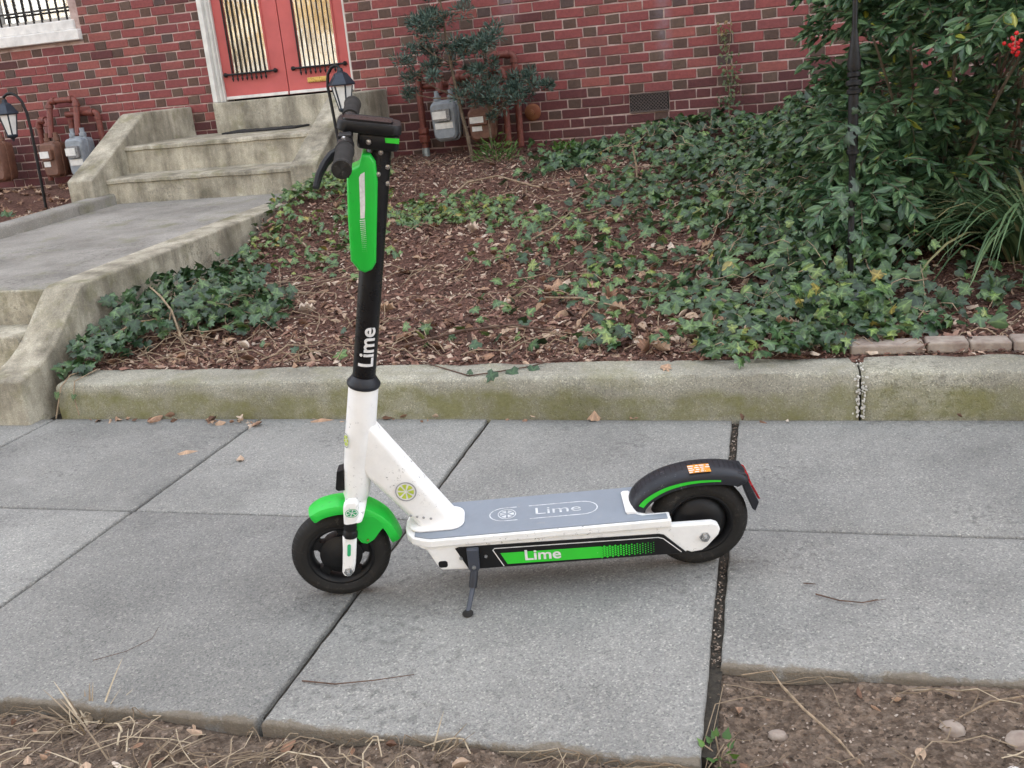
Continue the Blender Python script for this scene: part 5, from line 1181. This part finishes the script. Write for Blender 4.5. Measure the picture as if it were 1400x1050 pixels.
# --- kickstand
ks = MB(); ks.prism([(.572, .153), (.543, .152), (.545, .098), (.550, .090), (.566, .090), (.571, .098)], (0, .014, 0), (1, 0, 0), (0, 0, 1), (0, .083, 0)); kst = ks.build('kickstand', 'kick_metal', scoot, bevel=.002)
g = MB(); g.tube([(.559, .092, .092), (.562, .104, .078), (.566, .117, .060)], [.0095, .0105, .0095], 12); g.build('stand_sleeve', 'fender_black', kst, smooth=True)
g = MB(); g.tube([(.565, .115, .063), (.574, .140, .038), (.581, .160, .021)], [.0062, .006, .006], 12); g.build('stand_leg', 'kick_metal', kst, smooth=True)
fz = .160 * math.tan(LEAN); g = MB(); ft = Vector((0, math.sin(LEAN), math.cos(LEAN))); g.lathe([(0, .0125), (.003, .0135), (.006, .011), (.010, .007)], Vector((.581, .1605, fz + .0005)), ft, 16); g.build('stand_foot', 'rubber', kst, smooth=True)
g = MB(); g.lathe([(0, .0055), (.003, .005), (.004, .001)], (.5585, .0972, .104), (0, 1, 0), 10); g.build('bolt', 'steel', kst, smooth=True)

# ------------------------------------------------------------------ things on the sidewalk and the dirt strip
def fallen(label, x, y, z, s, tm=MAPLE, rnd=.6, hd=0., nr=(.1, -.1, 1)):
    o = scatter('fallen_leaf', tm, np.array([[x, y, z + .012]]), basis(np.array([nr], float), np.array([hd])), np.array([s]), np.array([rnd]), 'dead_leaf', origin=(x, y, z)); tag(o, label, 'leaf', 'fallen leaves on the sidewalk')
fallen('tan curled leaf lying beside the slab joint at the upper left', -2.09, 2.86, .002, .075, OAK, .62, .6)
fallen('small pale leaf on the slab left of the scooter stem', -1.80, 2.80, .002, .045, OAK, .75, 2.)
fallen('orange brown oak leaf against the kerb behind the scooter deck', -.62, 3.21, .003, .11, OAK, .55, 1.4, (0, -.5, 1))
fallen('tan leaf against the kerb left of the scooter stem', -1.72, 3.20, .003, .10, OAK, .5, .3, (.1, -.3, 1))
fallen('brown leaf against the kerb near the front steps', -2.44, 3.19, .003, .07, DRY, .4, 1.0, (.1, -.3, 1))
fallen('yellow ivy leaf lying on the kerb top right of the scooter', -.36, 3.33, .168, .045, IVY, .55, -1.2, (0, -.4, 1))
litter('leaf_litter', [(-2.2, -1.9, 3.17, 3.23, 20), (-2.75, -2.3, 3.19, 3.235, 14), (-1.8, -1.2, 3.20, 3.235, 8), (-1.0, 1.2, 3.215, 3.236, 10)], 'dead_leaf', 'crumbled brown leaves gathered along the foot of the kerb', DRY, (.015, .05), lambda x, y: np.zeros_like(x))
branch('twig', 'curved brown twig on the slab below the scooter front wheel', [(-.98, 1.605, .004), (-.90, 1.60, .006), (-.82, 1.62, .008), (-.74, 1.655, .005)], .0018, .0009, 'dark_twig')
branch('twig', 'thin brown twig on the slab right of the scooter', [(.10, 2.07, .005), (.15, 2.045, .006), (.20, 2.04, .006), (.235, 2.062, .004)], .0019, .0009, 'dark_twig', forks=[[(.20, 2.04, .006), (.25, 2.05, .012)]])
branch('twig', 'tiny dark twig left of the curved one on the right slab', [(.075, 2.12, .004), (.09, 2.115, .006), (.102, 2.118, .004)], .0016, .001, 'dark_twig')
branch('twig', 'faint curved stem on the front left slab', [(-1.52, 1.62, .004), (-1.46, 1.66, .006), (-1.43, 1.72, .004), (-1.445, 1.77, .004)], .0008, .0005, 'dark_twig')

# dirt strip: bits, straw, stems
dz_ = lambda x, y: dirtz(np.asarray(x, float), np.asarray(y, float))
n = 30000; x = RNG.uniform(-2.4, 1.3, n); y = RNG.uniform(.75, 1.75, n); k = y < np.where(x < -.118, 1.455, 1.765); x, y = x[k], y[k]; n = len(x)
s = RNG.uniform(.0015, .0065, n) * np.where(RNG.random(n) < .04, 2., 1); nr = np.stack([RNG.normal(0, .4, n), RNG.normal(0, .4, n), np.ones(n)], 1)
tag(scatter('dirt_crumbs', CHIP, np.stack([x, y, dz_(x, y)], 1), basis(nr, RNG.uniform(0, 6.3, n)), np.stack([s, s * 1.2, s * 1.6], 1), RNG.random(n) ** 1.4, 'dirt_bits'), 'crumbs of soil and gravel on the dirt strip', 'gravel', kind='stuff')
g = MB(); rs = random.Random(12)
for k in range(520):
    left = rs.random() < .72
    x0 = rs.uniform(-2.2, -.15) if left else rs.uniform(-.1, 1.0); y0 = rs.uniform(.9, 1.44) if left else rs.uniform(.95, 1.74)
    if left and rs.random() < .5: y0 = 1.45 - abs(rs.gauss(0, .14))
    a = rs.gauss(0, .9) + (PI if rs.random() < .5 else 0); Ls = rs.uniform(.04, .24); bd = rs.uniform(-1.3, 1.3); pts = []
    for i in range(6):
        q = i / 5; xx, yy = x0 + math.cos(a + bd * q) * Ls * q, y0 + math.sin(a + bd * q) * Ls * q
        yy = min(yy, (1.45 if xx < -.12 else 1.76)); pts.append((xx, yy, float(dz_(xx, yy)) + .006 + rs.random() * .010 + .02 * math.sin(PI * q) * rs.random()))
    g.tube(pts, rs.uniform(.0006, .0016) * (1.5 if rs.random() < .1 else 1), 4, rnd=rs.random() ** 1.6)
tag(g.build('dry_straw', 'straw'), 'dead straw and grass stems matted on the dirt strip', 'straw', kind='stuff')
litter('leaf_litter', [(-2.2, -.2, .95, 1.44, 200), (-.1, 1.1, .95, 1.74, 50)], 'dead_leaf', 'broken dry leaves on the dirt strip', DRY, (.012, .04), dz_)
grass_clump('grass_tuft', 'pale dead grass tuft at the slab edge on the lower left', (-1.40, 1.435, -.03), 34, (.06, .15), .05, 'straw', .0022, 'grass', (.3, 1.8), .5)
grass_clump('grass_tuft', 'spidery dead grass tuft at the slab edge below the scooter', (-.64, 1.425, -.03), 9, (.07, .13), .03, 'straw', .002, 'grass', (.3, 1.8), .4)
grass_clump('grass_tuft', 'flattened pale straw tuft on the dirt at the lower left', (-1.22, 1.30, -.03), 22, (.08, .2), .05, 'straw', .002, 'grass', (.1, .8), .6)
rosette('weed', 'small green weed at the slab corner on the lower right', (-.095, 1.52, -.03), 16, (.014, .024), 'fresh_leaf', .035, .8, IVY_SMALL, .05)
rosette('weed', 'tiny green seedling at the slab edge below the scooter', (-.235, 1.44, -.03), 7, (.008, .014), 'fresh_leaf', .015, .6, IVY_SMALL, .02)
branch('dry_stalk', 'long dry stalk lying across the dirt right of the slab corner', [(.02, 1.73, -.012), (.06, 1.66, -.012), (.12, 1.58, -.016), (.16, 1.50, -.018), (.17, 1.44, -.02)], .003, .002, 'dry_stem', 'stalk', forks=[[(.02, 1.73, -.012), (.0, 1.76, .002), (-.06, 1.755, -.01)]])
branch('dry_stalk', 'pale dry stalk along the slab edge at the right', [(.56, 1.70, -.005), (.48, 1.735, .004), (.40, 1.715, -.004), (.34, 1.67, -.012)], .0026, .0016, 'dry_stem', 'stalk')
branch('dry_stalk', 'forked brown stalk on the dirt at the lower right', [(.02, 1.50, -.015), (.07, 1.44, -.015), (.13, 1.40, -.018)], .003, .002, 'dark_twig', 'stalk')
rp = random.Random(31)
for k, (x, y, s, lb) in enumerate(((.32, 1.63, .022, 'round tan stone on the dirt near the right slab edge'), (.43, 1.60, .03, 'flat pinkish stone at the right picture edge'), (.20, 1.37, .016, 'small grey stone on the dirt right of the slab corner'), (.34, 1.36, .014, 'pale pebble on the dirt at the lower right'), (.01, 1.60, .018, 'reddish stone beside the slab corner'), (.40, 1.52, .012, 'small white pebble on the dirt at the right'))):
    g = MB(); rings = []
    for i in range(7):
        u = -1 + 2 * i / 6; r = s * math.sqrt(max(.02, 1 - u * u)); rings.append([(r * math.cos(2 * PI * j / 9) * rp.uniform(.85, 1.25), r * math.sin(2 * PI * j / 9) * rp.uniform(.7, 1.0), u * s * .55) for j in range(9)])
    g.loft(rings); o = g.build('stone', 'edging_brick' if k != 5 else 'white_stone', smooth=True, angle=60); o.location = (x, y, float(dz_(x, y)) + s * .25); tag(o, lb, 'stone', 'stones on the dirt strip')
# grit in the wide joint
n = 500; x = -.115 + RNG.normal(0, .005, n); y = RNG.uniform(1.78, 3.24, n); s = RNG.uniform(.002, .006, n)
tag(scatter('joint_grit', CHIP, np.stack([x, y, RNG.uniform(-.014, -.007, n)], 1), basis(np.stack([RNG.normal(0, .4, n), RNG.normal(0, .4, n), np.ones(n)], 1), RNG.uniform(0, 6, n)), s, RNG.random(n), 'dirt_bits'), 'grit filling the wide joint between slabs', 'grit', kind='stuff')

# ------------------------------------------------------------------ trees across the street (left ones mirrored in the glass, right ones added to block low sky)
def street_tree(label, x, y, h, r, seed):
    t_ = thing('street_tree', label, 'tree', (x, y, -.1), 'autumn trees across the street'); rr = random.Random(seed); q = np.random.default_rng(seed); g = MB()
    g.tube([(0, 0, 0), (.1, 0, h * .25), (.0, .1, h * .5), (.1, 0, h * .85)], [.24, .18, .12, .04], 10)
    P = []
    for k in range(20):
        a = rr.uniform(0, 2 * PI); z0 = h * rr.uniform(.12, .72); e = Vector((math.cos(a) * r * rr.uniform(.5, .9), math.sin(a) * r * rr.uniform(.5, .9), z0 + h * rr.uniform(.05, .25))); g.tube([(0, 0, z0), e * .5 + Vector((0, 0, z0 * .55)), e], [.07, .045, .015], 6)
        c = 210; P.append(np.array(e) + q.normal(0, 1, (c, 3)) * np.array([r * .3, r * .3, h * .1]))
    g.build('trunk', 'bark', t_, smooth=True); P = np.concatenate(P); P = P[P[:, 2] > .8]; n = len(P)
    scatter('crown', MAPLE, P, basis(q.normal(0, 1, (n, 3)) + [0, 0, .4], q.uniform(0, 6.3, n)), q.uniform(.16, .32, n), q.random(n), 'autumn_leaf', t_)
for k, (x, y, h, r, lb) in enumerate(((-15.5, -12.5, 9.5, 3.6, 'mirrored in the left door glass'), (-10.5, -12, 9, 3.4, 'mirrored in the right door glass'), (-21, -13, 10, 3.8, 'mirrored in the window'), (-5.5, -12.5, 10, 3.5, 'fourth from the left end of the row'),
        (-.5, -12, 9.5, 3.5, 'unseen, opposite the scooter'), (4.5, -12.5, 10, 3.6, 'unseen, third from the right end of the row'), (9.5, -12, 9.5, 3.5, 'unseen, second from the right end of the row'), (15, -13, 10, 3.8, 'unseen, at the right end of the row'))):
    street_tree('golden street tree across the road, ' + lb, x, y, h, r, k + 1)
